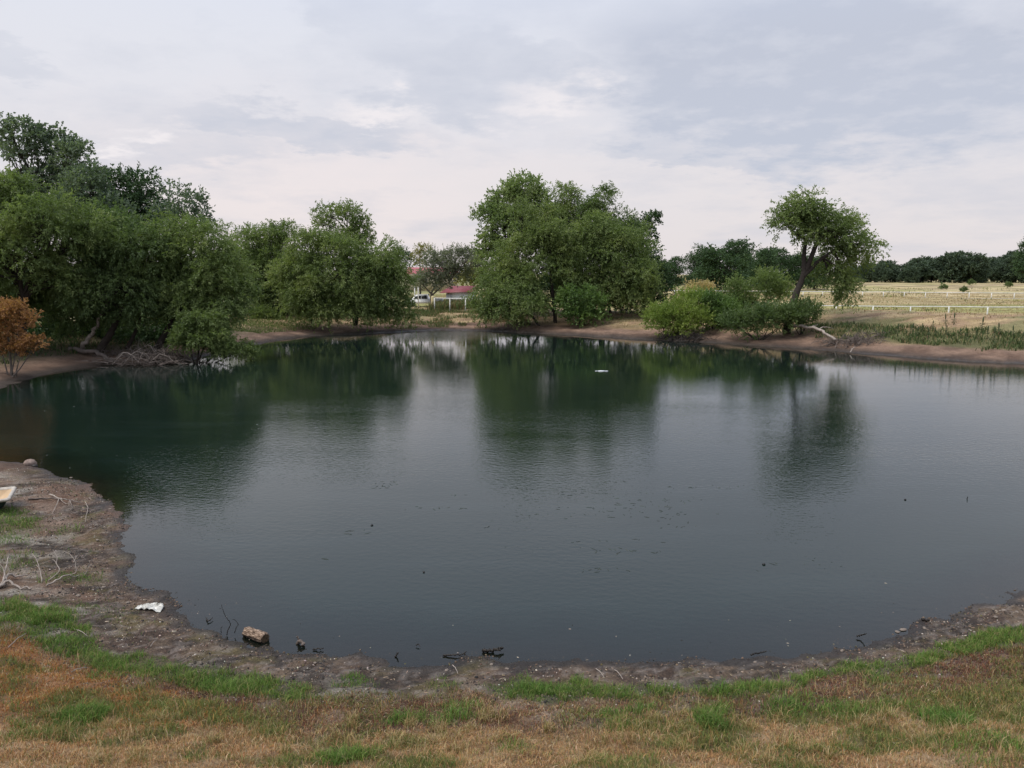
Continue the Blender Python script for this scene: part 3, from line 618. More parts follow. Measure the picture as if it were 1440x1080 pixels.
# --- right bank: leaning willow and bushes
tree('willow_tree', 'lone leaning willow with a dark forked trunk on the right bank', 'tree', 'willow', 'willow', 1110, 68,
     [(1115, 302, 26, 17, 0), (1140, 300, 26, 15, 0), (1165, 310, 24, 16, 0), (1190, 325, 24, 22, 0), (1215, 345, 18, 16, 0), (1105, 318, 14, 12, 0), (1150, 335, 30, 20, 0),
      (1182, 362, 24, 20, 1), (1168, 388, 22, 18, 0), (1192, 392, 18, 20, 0), (1196, 414, 11, 12, 0), (1135, 318, 22, 14, 1), (1202, 368, 14, 16, 1), (1175, 335, 22, 14, -1), (1100, 302, 12, 12, 0), (1130, 288, 14, 8, 0)],
     1.0, trunk=[[(1106, 468, 0), (1113, 432, 0), (1126, 398, 0), (1132, 378, 0)], [(1131, 384, 0), (1131, 350, 0), (1142, 318, 0)], [(1130, 388, 0), (1150, 368, 0), (1172, 352, 0)], [(1134, 380, 0), (1150, 340, -.5), (1165, 325, -.5)]], tr=.33)
tree('willow_bush', 'bright lime green bush overhanging the waterline at the left end of the scrub', 'bush', 'bush', 'lime', 940, 71.5,
     [(930, 452, 22, 16, 0), (955, 447, 24, 20, 0), (975, 452, 18, 16, 0), (935, 462, 22, 9, -.5), (968, 428, 18, 12, 1), (955, 465, 20, 6, -.5)], 1.4, tr=.06)
tree('willow_bush', 'mid green bush spreading behind the lime green one', 'bush', 'bush', 'green', 1005, 73,
     [(1000, 435, 28, 20, 0), (1025, 445, 28, 22, 0), (985, 430, 16, 12, 0), (1010, 455, 30, 14, -.5)], 1.3, tr=.07)
tree('willow_bush', 'taller pointed bush in front of the leaning willow, with soft grey-green shoots', 'bush', 'bush', 'willow', 1035, 74,
     [(1036, 408, 12, 13, 0), (1035, 425, 20, 16, 0), (1050, 440, 26, 18, 0), (1078, 400, 18, 16, 0), (1085, 420, 24, 20, 0), (1100, 410, 12, 16, 0)], 1.1, tr=.08)
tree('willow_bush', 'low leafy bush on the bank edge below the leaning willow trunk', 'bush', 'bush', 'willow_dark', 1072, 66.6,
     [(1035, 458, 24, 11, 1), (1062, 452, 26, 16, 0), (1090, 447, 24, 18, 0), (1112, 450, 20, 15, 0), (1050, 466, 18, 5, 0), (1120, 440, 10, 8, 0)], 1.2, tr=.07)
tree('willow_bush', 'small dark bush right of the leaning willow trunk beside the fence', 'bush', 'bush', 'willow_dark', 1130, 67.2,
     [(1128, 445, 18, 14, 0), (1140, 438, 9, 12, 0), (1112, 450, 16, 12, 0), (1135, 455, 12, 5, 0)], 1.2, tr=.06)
tree('dry_shrub', 'round straw-coloured shrub in the dry field behind the bushes', 'shrub', 'bush', 'straw', 985, 112,
     [(985, 408, 17, 7, 0), (975, 406, 9, 5, 0), (993, 405, 8, 5, 0)], 1.2, tr=.04)

# --- behind, middle distance
tree('mesquite_tree', 'grey-green multi-stemmed tree with a forked base beside the red roofed shed', 'tree', 'mesq', 'grey', 608, 106,
     [(600, 392, 16, 16, 0), (622, 380, 20, 18, 0), (640, 365, 22, 14, 0), (660, 365, 18, 14, 0), (612, 362, 14, 12, 0), (645, 385, 22, 14, 2), (625, 400, 18, 8, 0), (668, 375, 12, 16, 2), (596, 402, 10, 8, 0)],
     .85, trunk=[[(607, 428, 0), (607, 412, 0), (612, 402, 0)], [(607, 414, 0), (598, 404, 0), (590, 396, 0)], [(607, 416, 0), (620, 404, 0), (632, 396, 0)]], tr=.17, barkk='bark_grey')
tree('slender_tree', 'thin tree with yellowing leaves standing left of the grey-green tree', 'tree', 'sparse', 'yellow', 591, 125,
     [(588, 352, 7, 5, 0), (594, 360, 8, 6, 0), (586, 362, 5, 5, 0), (600, 353, 4, 4, 0), (592, 372, 5, 6, 0)], 1.6, tr=.12, trunk=[[(591, 420, 0), (591, 395, 0), (590, 365, 0)]])
tree('broadleaf_tree', 'olive tree standing right above the shed roof beside the centre group', 'tree', 'mid', 'yellow', 662, 128,
     [(660, 390, 14, 10, 0), (672, 378, 14, 14, 0), (655, 398, 10, 7, 0), (678, 395, 14, 12, 0)], 1.1, tr=.2)
tree('broadleaf_tree', 'small dark tree showing above the red barn roof at the left', 'tree', 'mid', 'dark', 572, 240,
     [(570, 364, 12, 10, 0), (578, 370, 8, 7, 0), (560, 362, 10, 12, 0)], 1.0, tr=.25)

# generic distant trees: three kinds, then copies
def proto(name, label, kind, mk, lobes, hgt_, tr, group):
    e = empty(name, (0, 0, 0), label, 'tree', group)
    tb = MB(); tb.tube(spline([(0, 0, 0), (.2, 0, hgt_*.2), (0, .2, hgt_*.42)], 7), np.linspace(tr, tr*.6, 7), 7, False)
    V, Q, ti, lt = crown_mesh(lobes, kind, .9, [(0, .2, hgt_*.42)], tr*.4)
    tb.V += lt.V; tb.F += [[i+tb.n for i in f] for f in lt.F]; LEAFN[0] += len(Q)
    tb.build('trunk', M['bark'], e, smooth=True); link('crown', mesh_np('crown', V, Q, M[mk], tint=ti), e); return e
def rlobes(n, Hh, R):
    out = []
    for i in range(n):
        a = RNG.uniform(0, 2*pi); h = RNG.uniform(.12, .84); rr = R*.7*RNG.uniform(.2, 1)*(1.1-abs(h-.5))
        out.append((rr*cos(a), rr*sin(a), h*Hh, R*RNG.uniform(.34, .5), R*RNG.uniform(.34, .5), Hh*RNG.uniform(.13, .2)))
    out.append((0, 0, Hh*.42, R*.7, R*.7, Hh*.34)); out.append((R*.3, -R*.3, Hh*.2, R*.6, R*.5, Hh*.17)); out.append((-R*.4, -R*.1, Hh*.2, R*.55, R*.5, Hh*.17)); return out
G1 = 'dark trees of the distant line across the dry field'
farp = [proto('distant_tree', 'one of the dark trees in the distant line across the dry field', 'far', 'far', rlobes(9, 16, 8), 16, .5, G1) for _ in range(3)]
spots = []
for row, (d_, n_) in enumerate([(400, 17), (440, 13)]):
    for i in range(n_):
        px = 1200+i*(300/(n_-1))+RNG.uniform(-6, 6); spots.append((px, d_+RNG.uniform(-12, 12), row))
tops = ([1195, 1240, 1290, 1310, 1322, 1345, 1365, 1400, 1425, 1445, 1520], [366, 363, 362, 352, 362, 350, 356, 358, 352, 346, 335])
for i, (px, d_, row) in enumerate(spots):
    x = at(px, 390, d_)[0]; z = gz(x, d_); tz = at(px, np.interp(px, *tops)+RNG.choice([-4, 0, 3, 6, 10]), d_)[2]; k = (tz-z)/17.0
    loc = (x, d_, z-.3); rz = RNG.uniform(0, 6.28); sc3 = (k*RNG.uniform(1.0, 1.35),)*2+(k,)
    if i < 3: o = farp[i]; o.location = loc; o.rotation_euler = (0, 0, rz); o.scale = sc3
    else: copy_tree(farp[i % 3], loc, rz, sc3)
midl = [('large round dark green tree standing in the field behind the bushes', 1020, 190, 333, 1.25), ('dark tree just left of the large round field tree', 985, 205, 352, .9),
        ('dark tree directly right of the centre group', 945, 215, 358, 1.0), ('dark tree between the large round tree and the leaning willow', 1072, 205, 346, 1.0),
        ('dark tree partly behind the leaning willow crown', 1105, 215, 345, 1.0), ('dark tree seen under the right side of the leaning willow', 1145, 225, 358, 1.0),
        ('dark tree tucked closest behind the centre group', 915, 225, 362, 1.0), ('dark tree half hidden behind the large round field tree', 1045, 225, 345, 1.0)]
mp = [proto('field_tree', 'dark field tree', 'mid', 'dark', rlobes(12, 13, 6.5), 13, .35, 'dark field trees behind the bushes and leaning willow') for _ in range(2)]
for i, (lab, px, d_, top, wd_) in enumerate(midl):
    x = at(px, 400, d_)[0]; z = gz(x, d_); k = (at(px, top, d_)[2]-z)/13.0
    loc = (x, d_, z-.2); rz = RNG.uniform(0, 6.28); s3 = (k*wd_, k*wd_, k)
    if i < 2: o = mp[i]; o.location = loc; o.rotation_euler = (0, 0, rz); o.scale = s3; o['label'] = lab
    else: copy_tree(mp[i % 2], loc, rz, s3, lab)
# woodland behind the western willows
for i, (lab, px, d_, top) in enumerate([('background tree glimpsed between the left trees and the second willow group', 315, 150, 352), ('background tree behind the rounded willow farthest left in the second group', 350, 155, 345),
        ('background tree behind the wide spreading willow', 430, 160, 350), ('background tree behind the willow with the arching limb', 520, 160, 352), ('background tree behind the wispy tree at the left', 270, 140, 345),
        ('background tree behind the centre group of willows', 790, 170, 340)]):
    x = at(px, 400, d_)[0]; z = gz(x, d_); k = (at(px, top, d_)[2]-z)/13.0
    copy_tree(mp[i % 2], (x, d_, z-.2), i*1.3, (k, k, k), lab, 'background trees behind the willows')
tree('broadleaf_tree', 'tall dark tree cut off by the right edge of the field', 'tree', 'mid', 'dark', 1462, 230,
     [(1450, 352, 16, 14, 0), (1440, 368, 14, 14, 0), (1470, 340, 24, 26, 0), (1455, 380, 24, 12, 0), (1436, 383, 8, 8, 0)], 1.0, tr=.35)
print('leaves', LEAFN[0])

# ------------------------------------------------------------------ fences
def fence(name, label, A, B, n, h, rail_r, post_r, zs, low=None, zr=None):
    A = np.array(A, float); B = np.array(B, float)
    pts = [A+(B-A)*i/(n-1) for i in range(n)]
    base = (pts[0][0], pts[0][1], zs); e = empty(name, base, label, 'fence'); o = np.array(base)
    tops = []
    for q in pts:
        g = gz(q[0], q[1]); tz = zs+h+RNG.normal(0, .015)
        m = MB(); m.tube([(q[0]-o[0], q[1]-o[1], g-.3-o[2]), (q[0]-o[0]+RNG.normal(0, .02), q[1]-o[1], tz-o[2])], post_r, 8); m.build('post', M['white_paint'], e, smooth=False)
        tops.append((q[0]-o[0], q[1]-o[1], tz-o[2]))
    m = MB(); m.tube(spline(tops, n*3), rail_r, 8); m.build('rail', M['white_paint'], e, smooth=True)
    if low is not None:
        m = MB(); m.tube([(a_, b_, c_-h+low) for a_, b_, c_ in tops], rail_r*.8, 6); m.build('lower_rail', M['grey_pipe'], e)
    return e
def xy(px, d): q = at(px, 420, d); return (q[0], q[1])
fence('pipe_fence', 'nearer white pipe rail fence running behind the right bank', xy(1560, 82), xy(880, 91), 14, 1.1, .058, .075, 1.35)
fence('pipe_fence', 'farther white pipe rail fence across the dry field', xy(1560, 138), xy(900, 167), 24, 1.15, .06, .08, 1.35, low=.12)
fence('pipe_fence', 'short white rail fence in front of the red roofed shed', xy(611, 97), xy(700, 93), 5, 1.25, .06, .07, 1.75)
for i, px in enumerate((583, 588)):
    q = at(px, 400, 104); m = MB(); g = gz(q[0], q[1]); m.tube([(0, 0, -.2), (0, 0, at(px, 404, 104)[2]-g)], .07, 8)
    m.tube([(0, 0, at(px, 404, 104)[2]-g), (0, 0, at(px, 403.4, 104)[2]-g)], .09, 8)
    o = m.build('gate_post', M['white_paint'], loc=(q[0], q[1], g)); tag(o, ['left one of the two tall white posts in front of the white truck', 'right one of the two tall white posts in front of the white truck'][i], 'post', 'tall white posts by the truck')

# ------------------------------------------------------------------ shed, barn, truck, tank
red = mat('red_metal_roof', (.19, .045, .052), .5, var=.15, vscale=2)
redf = mat('faded_red_roof', (.36, .10, .12), .55, var=.12, vscale=1)
def corr(name, color):
    m = bpy.data.materials.new(name); m.use_nodes = True; t = NT(m.node_tree); c = t.n('ShaderNodeTexCoord')
    wv = t.n('ShaderNodeTexWave', {'Vector': (c, 'Object'), 'Scale': 1.6, 'Distortion': .3}, bands_direction='X')
    r = t.ramp(wv, [(0, tuple(v*.8 for v in color)), (1, color)])
    p = t.n('ShaderNodeBsdfPrincipled', {'Base Color': r, 'Roughness': .5, 'Normal': t.n('ShaderNodeBump', {'Height': wv, 'Distance': .03})})
    t.n('ShaderNodeOutputMaterial', {0: p}); return m
wallw = corr('white_corrugated_wall', (.68, .70, .74)); wallt = corr('cream_wall', (.55, .48, .34))
q = at(642, 420, 118); zb = gz(q[0], q[1]); e = empty('shed', (q[0], q[1], zb), 'white corrugated shed with a dark red metal roof behind the short fence', 'shed'); e.rotation_euler = (0, 0, radians(-8))
m = MB(); m.box((.4, 1.6, .9), (4.0, 3.2, 2.0)); m.build('wall', wallw, e)
m = MB(); V = [(-2.5, -.6, 1.72), (2.9, -.3, 1.9), (2.9, 1.6, 2.75), (-1.2, 1.6, 2.7), (-2.2, 3.7, 1.9), (2.9, 3.7, 1.9)]
V = V+[(a_, b_, c_+.06) for a_, b_, c_ in V]
m.add(V, [[0, 3, 2, 1], [3, 4, 5, 2], [6, 7, 8, 9], [9, 8, 11, 10], [0, 1, 7, 6], [1, 2, 8, 7], [3, 0, 6, 9], [4, 3, 9, 10], [5, 4, 10, 11], [2, 5, 11, 8]]); m.build('roof', red, e)
m = MB(); m.box((-1.2, -.045, .75), (.8, .07, 1.7)); dr = m.build('door', mat('pale_grey_door', (.42, .43, .45)), e)
m = MB(); m.box((-.9, -.1, .8), (.05, .05, .15)); m.build('handle', M['wetwood'], dr)
q = at(606, 400, 205); zb = gz(q[0], q[1]); e = empty('barn', (q[0], q[1], zb), 'long cream barn with a faded red roof far behind the grey-green tree', 'barn')
m = MB(); m.box((0, 3, 2.0), (13.4, 8, 4.2)); m.build('wall', wallt, e)
rz_ = at(606, 386, 202)[2]-zb; rt_ = at(606, 376.5, 206)[2]-zb
m = MB(); V = [(-7.2, -1.5, rz_), (7.2, -1.5, rz_), (6.2, 3, rt_), (-6.2, 3, rt_), (7.2, 7.5, rz_), (-7.2, 7.5, rz_)]; V += [(a_, b_, c_+.12) for a_, b_, c_ in V]
m.add(V, [[0, 1, 2, 3][::-1], [3, 2, 4, 5][::-1], [6, 7, 8, 9], [9, 8, 10, 11], [0, 1, 7, 6], [1, 2, 8, 7], [2, 4, 10, 8], [4, 5, 11, 10], [5, 3, 9, 11], [3, 0, 6, 9]]); m.build('roof', redf, e)
for wx_ in (-4.5, -1.5, 1.8):
    m = MB(); m.box((wx_, -1.03, 2.2), (1.1, .06, 1.1)); wd_ = m.build('window', mat('dark_window_glass', (.03, .035, .04), .15), e)
    m = MB()
    for (cx, cz, sx, sz) in ((0, .58, 1.3, .08), (0, -.58, 1.3, .08), (.6, 0, .08, 1.2), (-.6, 0, .08, 1.2), (0, 0, .05, 1.1)): m.box((wx_+cx, -1.06, 2.2+cz), (sx, .05, sz))
    m.build('frame', M['white_paint'], wd_)
# pickup truck (side-on, nose to the left)
q = at(596, 424, 108); zb = gz(q[0], q[1]); e = empty('pickup_truck', (q[0], q[1], zb), 'white pickup truck parked behind the tall white posts', 'truck')
prof = [(-2.6, .55), (-2.65, .95), (-1.6, 1.12), (-1.0, 1.72), (.55, 1.75), (.75, 1.2), (2.65, 1.2), (2.7, .55)]
m = MB(); n = len(prof); V = [(a_, -.9, b_) for a_, b_ in prof]+[(a_, .9, b_) for a_, b_ in prof]
m.add(V, [list(range(n)), list(range(n, 2*n))[::-1]]+[[i, i+n, (i+1) % n+n, (i+1) % n] for i in range(n)]); m.build('body', mat('white_car_paint', (.75, .76, .78), .25, var=.03), e)
gls = mat('car_window_glass', (.025, .03, .035), .08, var=.1)
for pts in ([(-1.32, 1.2), (-.92, 1.62), (-.3, 1.64), (-.3, 1.2)], [(-.22, 1.2), (-.22, 1.64), (.45, 1.66), (.6, 1.2)]):
    m = MB(); m.add([(a_, -.925, b_) for a_, b_ in pts]+[(a_, -.88, b_) for a_, b_ in pts], [[0, 1, 2, 3], [7, 6, 5, 4]]+[[i, i+4, (i+1) % 4+4, (i+1) % 4] for i in range(4)]); m.build('side_window', gls, e)
for wx_ in (-1.7, 1.75):
    for sy in (-1, 1):
        m = MB(); m.tube([(wx_, sy*.7, .38), (wx_, sy*.93, .38)], .38, 18); wh = m.build('wheel', mat('tyre_rubber', (.02, .02, .02), .9), e)
        m = MB(); m.tube([(wx_, sy*.9, .38), (wx_, sy*.95, .38)], .2, 14); m.build('rim', M['grey_pipe'], wh)
m = MB(); m.box((-2.66, -.65, .9), (.06, .3, .14)); m.build('headlight', gls, e)
q = at(609.5, 424, 103); zb = gz(q[0], q[1]); e = empty('storage_tank', (q[0], q[1], zb), 'small tan upright storage tank beside the forked base of the grey-green tree', 'tank')
m = MB(); zt_ = at(609, 416, 103)[2]-zb; m.tube([(0, 0, 0), (0, 0, .1), (0, 0, zt_-.15), (0, 0, zt_)], [.30, .32, .32, .2], 16); m.build('barrel', mat('tan_plastic', (.42, .36, .2), .6), e)
m = MB(); m.tube([(0, 0, zt_), (0, 0, zt_+.06)], .1, 12); m.build('cap', M['wetwood'], e)

# ------------------------------------------------------------------ grass (near bank)
def blades(P, hgt_, wid, lean, col):
    n = len(P); a = RNG.uniform(0, 2*pi, n); side = np.stack([np.cos(a), np.sin(a), np.zeros(n)], 1)
    b = RNG.uniform(0, 2*pi, n); ld = np.stack([np.cos(b), np.sin(b), np.zeros(n)], 1)*lean[:, None]
    up = np.array([0, 0, 1.]); h = hgt_[:, None]; w_ = wid[:, None]
    m1 = P+up*h*.55+ld*h*.3; tp_ = P+up*h*(1-.35*lean[:, None])+ld*h*.95
    V = np.stack([P-side*w_*.5, P+side*w_*.5, m1+side*w_*.4, m1-side*w_*.4, tp_+side*w_*.08, tp_-side*w_*.08], 1).reshape(-1, 3)
    k = np.arange(n)[:, None]*6; Q = np.concatenate([k+np.array([[0, 1, 2, 3]]), k+np.array([[3, 2, 4, 5]])])
    cc_ = np.repeat(col, 6, 0)
    return V, Q, cc_
def colmix(n, cols, wts):
    c = np.array(cols)[RNG.choice(len(cols), n, p=np.array(wts)/sum(wts))]
    return c*RNG.uniform(.72, 1.28, (n, 1))*(1+RNG.normal(0, .05, (n, 3)))
def scatter(n, x0, x1, y0, y1):
    x = RNG.uniform(x0, x1, n); y = RNG.uniform(y0, y1, n); s = sdist(x, y); k = s > .25; x, y, s = x[k], y[k], s[k]
    z = H(x, y); px, py = proj(x, y, z); k = (px > -60) & (px < 1500) & (py > 600) & (py < 1120); return x[k], y[k], z[k], s[k]
acc = {'green': [], 'dry': [], 'rust': []}
def put(key, x, y, z, h, wd, ln, col): acc[key].append(blades(np.stack([x, y, z-.01], 1), h, wd, ln, col))
for (n, x0, x1, y0, y1, far_) in [(1500000, -9.5, 10.5, 6.4, 13.5, 0), (240000, -19, -7, 11.5, 22, 1), (150000, 6, 12, 10, 15, 1)]:
    x, y, z, s = scatter(n, x0, x1, y0, y1); c = cover(x, y, z, s); u = RNG.uniform(0, 1, len(x))
    n5 = fbm(x*4, y*4, 61, 3); k1_ = ss(.25, .6, n5)
    g = np.clip(np.maximum(c['green'], c['pat']), 0, 1)
    sel = u < g*.40*(.2+.8*k1_); m = sel.sum()
    lush = colmix(m, [(.13, .22, .04), (.095, .175, .035), (.19, .26, .055), (.28, .26, .10), (.3, .22, .12)], [4, 3, 2.2, 1.2, .6])
    hh_ = RNG.uniform(.035, .10, m)*(.6+.9*k1_[sel])*(1+.5*c['pat'][sel])
    put('green', x[sel], y[sel], z[sel], hh_, RNG.uniform(.004, .009, m)*(1+far_*.6), RNG.uniform(.2, 1.0, m), lush)
    # stray green sprigs on the left mud
    sel2 = (~sel) & (u < .05*c['lf']*ss(.5, .7, fbm(x*2, y*2, 62, 3))*c['near'])
    m = sel2.sum()
    if m: put('green', x[sel2], y[sel2], z[sel2], RNG.uniform(.03, .09, m), RNG.uniform(.005, .01, m), RNG.uniform(.3, 1, m), colmix(m, [(.09, .17, .04), (.14, .15, .05)], [2, 1]))
    r = c['rust']*(1-g); sel = (u > .3) & (u < .3+.22*r*(.4+k1_)); m = sel.sum()
    put('rust', x[sel], y[sel], z[sel], RNG.uniform(.02, .08, m), RNG.uniform(.005, .011, m), RNG.uniform(.4, 1.3, m), colmix(m, [(.17, .065, .04), (.26, .12, .06), (.11, .05, .035), (.38, .26, .15), (.16, .17, .06)], [3, 3, 2.5, 2.4, 1.8]))
    gr_ = c['grass']*(1-g); sel = u > 1-.42*gr_*(.45+.55*k1_); m = sel.sum()
    ol = c['olive'][sel]; orr = c['oran'][sel]; pick = RNG.uniform(0, 1, m)
    dry_ = colmix(m, [(.56, .36, .18), (.46, .27, .115), (.64, .48, .30), (.33, .175, .08)], [3, 3, 1.4, 2])
    orc = colmix(m, [(.42, .175, .05), (.33, .12, .038), (.5, .27, .09)], [3, 2, 1.5]); olc = colmix(m, [(.17, .20, .055), (.12, .16, .04), (.27, .25, .08)], [3, 3, 1.4])
    cc2 = np.where((pick < orr*.75)[:, None], orc, dry_); cc2 = np.where((RNG.uniform(0, 1, m) < .10+ol*.72)[:, None], olc, cc2)
    put('dry', x[sel], y[sel], z[sel], RNG.uniform(.03, .10, m)*(.8+.5*ol), RNG.uniform(.004, .008, m), RNG.uniform(.15, 1.1, m), cc2)
# taller single tufts
def tuft(px, py, r, n, h0, h1, cols, wts, key='green'):
    q = hit(px, py); a = RNG.uniform(0, 2*pi, n); rr = r*np.sqrt(RNG.uniform(0, 1, n))*RNG.uniform(.6, 1, n); x = q[0]+rr*np.cos(a); y = q[1]+rr*np.sin(a)*.8; z = H(x, y)
    put(key, x, y, z, RNG.uniform(h0, h1, n)*(1.1-.5*rr/r), RNG.uniform(.005, .010, n), RNG.uniform(.2, .9, n), colmix(n, cols, wts))
LUSH = ([(.12, .22, .042), (.09, .175, .035), (.2, .26, .065), (.28, .25, .12)], [3, 2, 1, .5])
for (px, py, r, n, h0, h1) in [(110, 1010, .38, 1100, .08, .2), (130, 1003, .25, 500, .1, .22), (480, 1068, .36, 900, .07, .18), (1330, 1016, .38, 1200, .1, .24), (1000, 1018, .3, 800, .1, .26), (1010, 975, .22, 260, .12, .3),
        (745, 972, .3, 900, .08, .2), (770, 975, .3, 800, .08, .18), (900, 1000, .28, 400, .08, .2), (1105, 1000, .4, 900, .1, .24), (1180, 1003, .4, 700, .1, .22), (300, 965, .4, 900, .08, .2), (340, 970, .35, 900, .08, .18),
        (65, 872, .6, 1500, .06, .16), (90, 905, .6, 1500, .06, .16), (14, 735, .8, 1100, .06, .18), (8, 722, .6, 900, .06, .18), (560, 1015, .25, 300, .1, .2), (640, 1010, .3, 350, .1, .22), (860, 1008, .2, 200, .12, .26), (1240, 960, .3, 300, .1, .2),
        (150, 950, .35, 500, .05, .13), (10, 760, .6, 600, .06, .16), (100, 812, .5, 500, .05, .12), (1380, 1040, .4, 600, .06, .15), (500, 958, .3, 400, .06, .14)]:
    tuft(px, py, r, int(n*.55), h0, h1, *LUSH)
x, y, z, s = scatter(30000, -9, 10, 6.4, 11); c = cover(x, y, z, s); k_ = (c['grass']+c['rust'] > .5) & (RNG.uniform(0, 1, len(x)) < .35*ss(.45, .65, fbm(x*1.2, y*1.2, 64, 3))+.03); m = k_.sum()
put('dry', x[k_], y[k_], z[k_], RNG.uniform(.14, .30, m), RNG.uniform(.003, .005, m), RNG.uniform(.1, .7, m), colmix(m, [(.5, .38, .2), (.36, .22, .1), (.3, .28, .1), (.15, .2, .05)], [3, 2, 2, 2]))
for i in range(60):
    tuft(RNG.uniform(20, 1420), RNG.uniform(1000, 1078), RNG.uniform(.1, .22), 90, .08, .2, [(.5, .38, .2), (.4, .27, .12), (.2, .2, .06)], [3, 2, 2], 'dry')
for key, nm, lab in (('green', 'green_grass', 'fresh green grass in a strip and tufts along the near shore'), ('dry', 'dry_grass', 'dry tan and orange grass covering the bank at the bottom of the picture'),
                     ('rust', 'withered_plants', 'dark rust-red withered ground plants between the green strip and the dry grass')):
    V = np.concatenate([a_[0] for a_ in acc[key]]); off = 0; Qs = []
    for a_ in acc[key]: Qs.append(a_[1]+off); off += len(a_[0])
    tag(link(nm, mesh_np(nm, V, np.concatenate(Qs), M['blades'], col=np.concatenate([a_[2] for a_ in acc[key]]))), lab, 'grass', kind='stuff')
    print(nm, len(V)//6)

# far bank weeds and field tufts
def farstuff(nm, lab, n, region, cond, h0, h1, w0, w1, cols, wts, cat='weeds'):
    x = RNG.uniform(region[0], region[1], n); y = RNG.uniform(region[2], region[3], n); s = sdist(x, y); z = H(x, y); k = cond(x, y, z, s); x, y, z = x[k], y[k], z[k]; m = len(x)
    V, Q, cc_ = blades(np.stack([x, y, z-.02], 1), RNG.uniform(h0, h1, m), RNG.uniform(w0, w1, m), RNG.uniform(.1, .9, m), colmix(m, cols, wts))
    tag(link(nm, mesh_np(nm, V, Q, M['blades'], col=cc_)), lab, cat, kind='stuff')
farstuff('bank_weeds', 'dark green weeds in a band along the right bank', 110000, (22, 62, 44, 80), lambda x, y, z, s: (s > 3.0+fbm(x*.6, y*.6, 71, 3)*2.4-.6) & (s < 8.2+2*(fbm(x*.5, y*.5, 72, 3)-.5)) & (x > 25+3*vn(y, x, 7)) & (RNG.uniform(0, 1, len(x)) < .25+.75*ss(.35, .6, fbm(x*1.2, y*1.2, 73, 3))),
         .18, .5, .03, .07, [(.07, .105, .035), (.10, .14, .045), (.05, .08, .03), (.17, .17, .07), (.2, .13, .08)], [4, 3, 3, 1, .5])
farstuff('field_grass', 'straw-coloured dry grass on the far banks and in the field', 170000, (-40, 105, 44, 175), lambda x, y, z, s: (s > 4.5) & (x > -24) & (abs(x/y) < .75) & (RNG.uniform(0, 1, len(x)) < .2+.8*ss(.4, .6, fbm(x*.3, y*.5, 74, 3))),
         .08, .28, .03, .07, [(.36, .27, .14), (.44, .34, .2), (.26, .18, .09), (.19, .19, .06)], [4, 3, 2, 1.6], 'grass')
farstuff('field_weeds', 'scattered darker weeds and low plants across the dry field behind the fences', 26000, (10, 190, 78, 260), lambda x, y, z, s: (s > 14) & (abs(x/y) < .75) & (RNG.uniform(0, 1, len(x)) < ss(.55, .68, fbm(x*.12, y*.12, 78, 4))),
         .12, .5, .08, .2, [(.16, .19, .055), (.10, .13, .045), (.22, .16, .09), (.3, .3, .1)], [3, 2, 2, 2])
farstuff('bank_weeds', 'low green weeds on the bank below the short white fence', 26000, (-16, 2, 82, 97), lambda x, y, z, s: (s > 1.0) & (RNG.uniform(0, 1, len(x)) < ss(.4, .6, fbm(x*.5, y*.9, 75, 3))*.9),
         .12, .45, .03, .06, [(.08, .12, .035), (.12, .16, .05), (.2, .17, .08), (.22, .08, .04)], [4, 3, 1.5, .4])
farstuff('undergrowth', 'dark green undergrowth and leaf litter plants on the shaded left bank', 26000, (-42, -18, 38, 64), lambda x, y, z, s: (s > 2.2+2*fbm(x*.5, y*.5, 79, 2)) & (RNG.uniform(0, 1, len(x)) < .25+.75*ss(.4, .6, fbm(x*.8, y*.8, 80, 3))),
         .1, .5, .03, .08, [(.05, .085, .03), (.08, .12, .04), (.12, .10, .05), (.2, .13, .08)], [4, 3, 1.5, .6])
farstuff('lawn_grass', 'green grass in the gap between the left trees and the second group', 30000, (-36, -20, 72, 100), lambda x, y, z, s: s > 2.5,
         .1, .3, .03, .06, [(.10, .15, .04), (.14, .19, .05), (.2, .2, .08)], [3, 3, 1], 'grass')
farstuff('shed_plants', 'tall green and brown plants growing in front of the white shed', 6000, (-10.5, -3, 97, 112), lambda x, y, z, s: RNG.uniform(0, 1, len(x)) < .8,
         .5, 1.3, .05, .1, [(.10, .14, .045), (.15, .17, .06), (.22, .15, .07)], [3, 2, 2])
# mullein-like stalks above the weeds
G = 'tall dark seed stalks standing in the right bank weeds'
sp = [(1283, 458), (1290, 462), (1297, 455), (1306, 463), (1315, 460), (1330, 446), (1331, 458), (1341, 444), (1350, 462), (1357, 466), (1373, 460), (1380, 452), (1388, 464), (1397, 468), (1405, 458), (1425, 462), (1436, 470), (1240, 463), (1262, 460), (1312, 448)]
m = MB(); m.tube([(0, 0, -.1), (.01, 0, .5), (0, .01, .8)], [.03, .025, .03], 6); m.tube([(0, 0, .75), (.01, 0, .9), (.02, 0, 1.15), (.02, 0, 1.3)], [.04, .07, .06, .02], 7)
for i in range(10): m.tube([(0, 0, .1+i*.06), (.18*cos(i*2.4), .18*sin(i*2.4), .16+i*.06), (.28*cos(i*2.4), .28*sin(i*2.4), .1+i*.06)], [.015, .03, .005], 4)
st0 = m.build('seed_stalk', mat('dark_green_stalk', (.06, .08, .035)), smooth=True); tag(st0, 'tall dark seed stalk standing in the weeds on the right bank', 'plant', G)
for i, (px, py) in enumerate(sp):
    q = hit(px, py+13); o = st0 if i == 0 else st0.copy()
    if i: COL.objects.link(o)
    o.location = tuple(q); k = RNG.uniform(.5, .85); o.scale = (k, k, k*RNG.uniform(.8, 1.1)); o.rotation_euler = (RNG.normal(0, .06), RNG.normal(0, .06), RNG.uniform(0, 6))
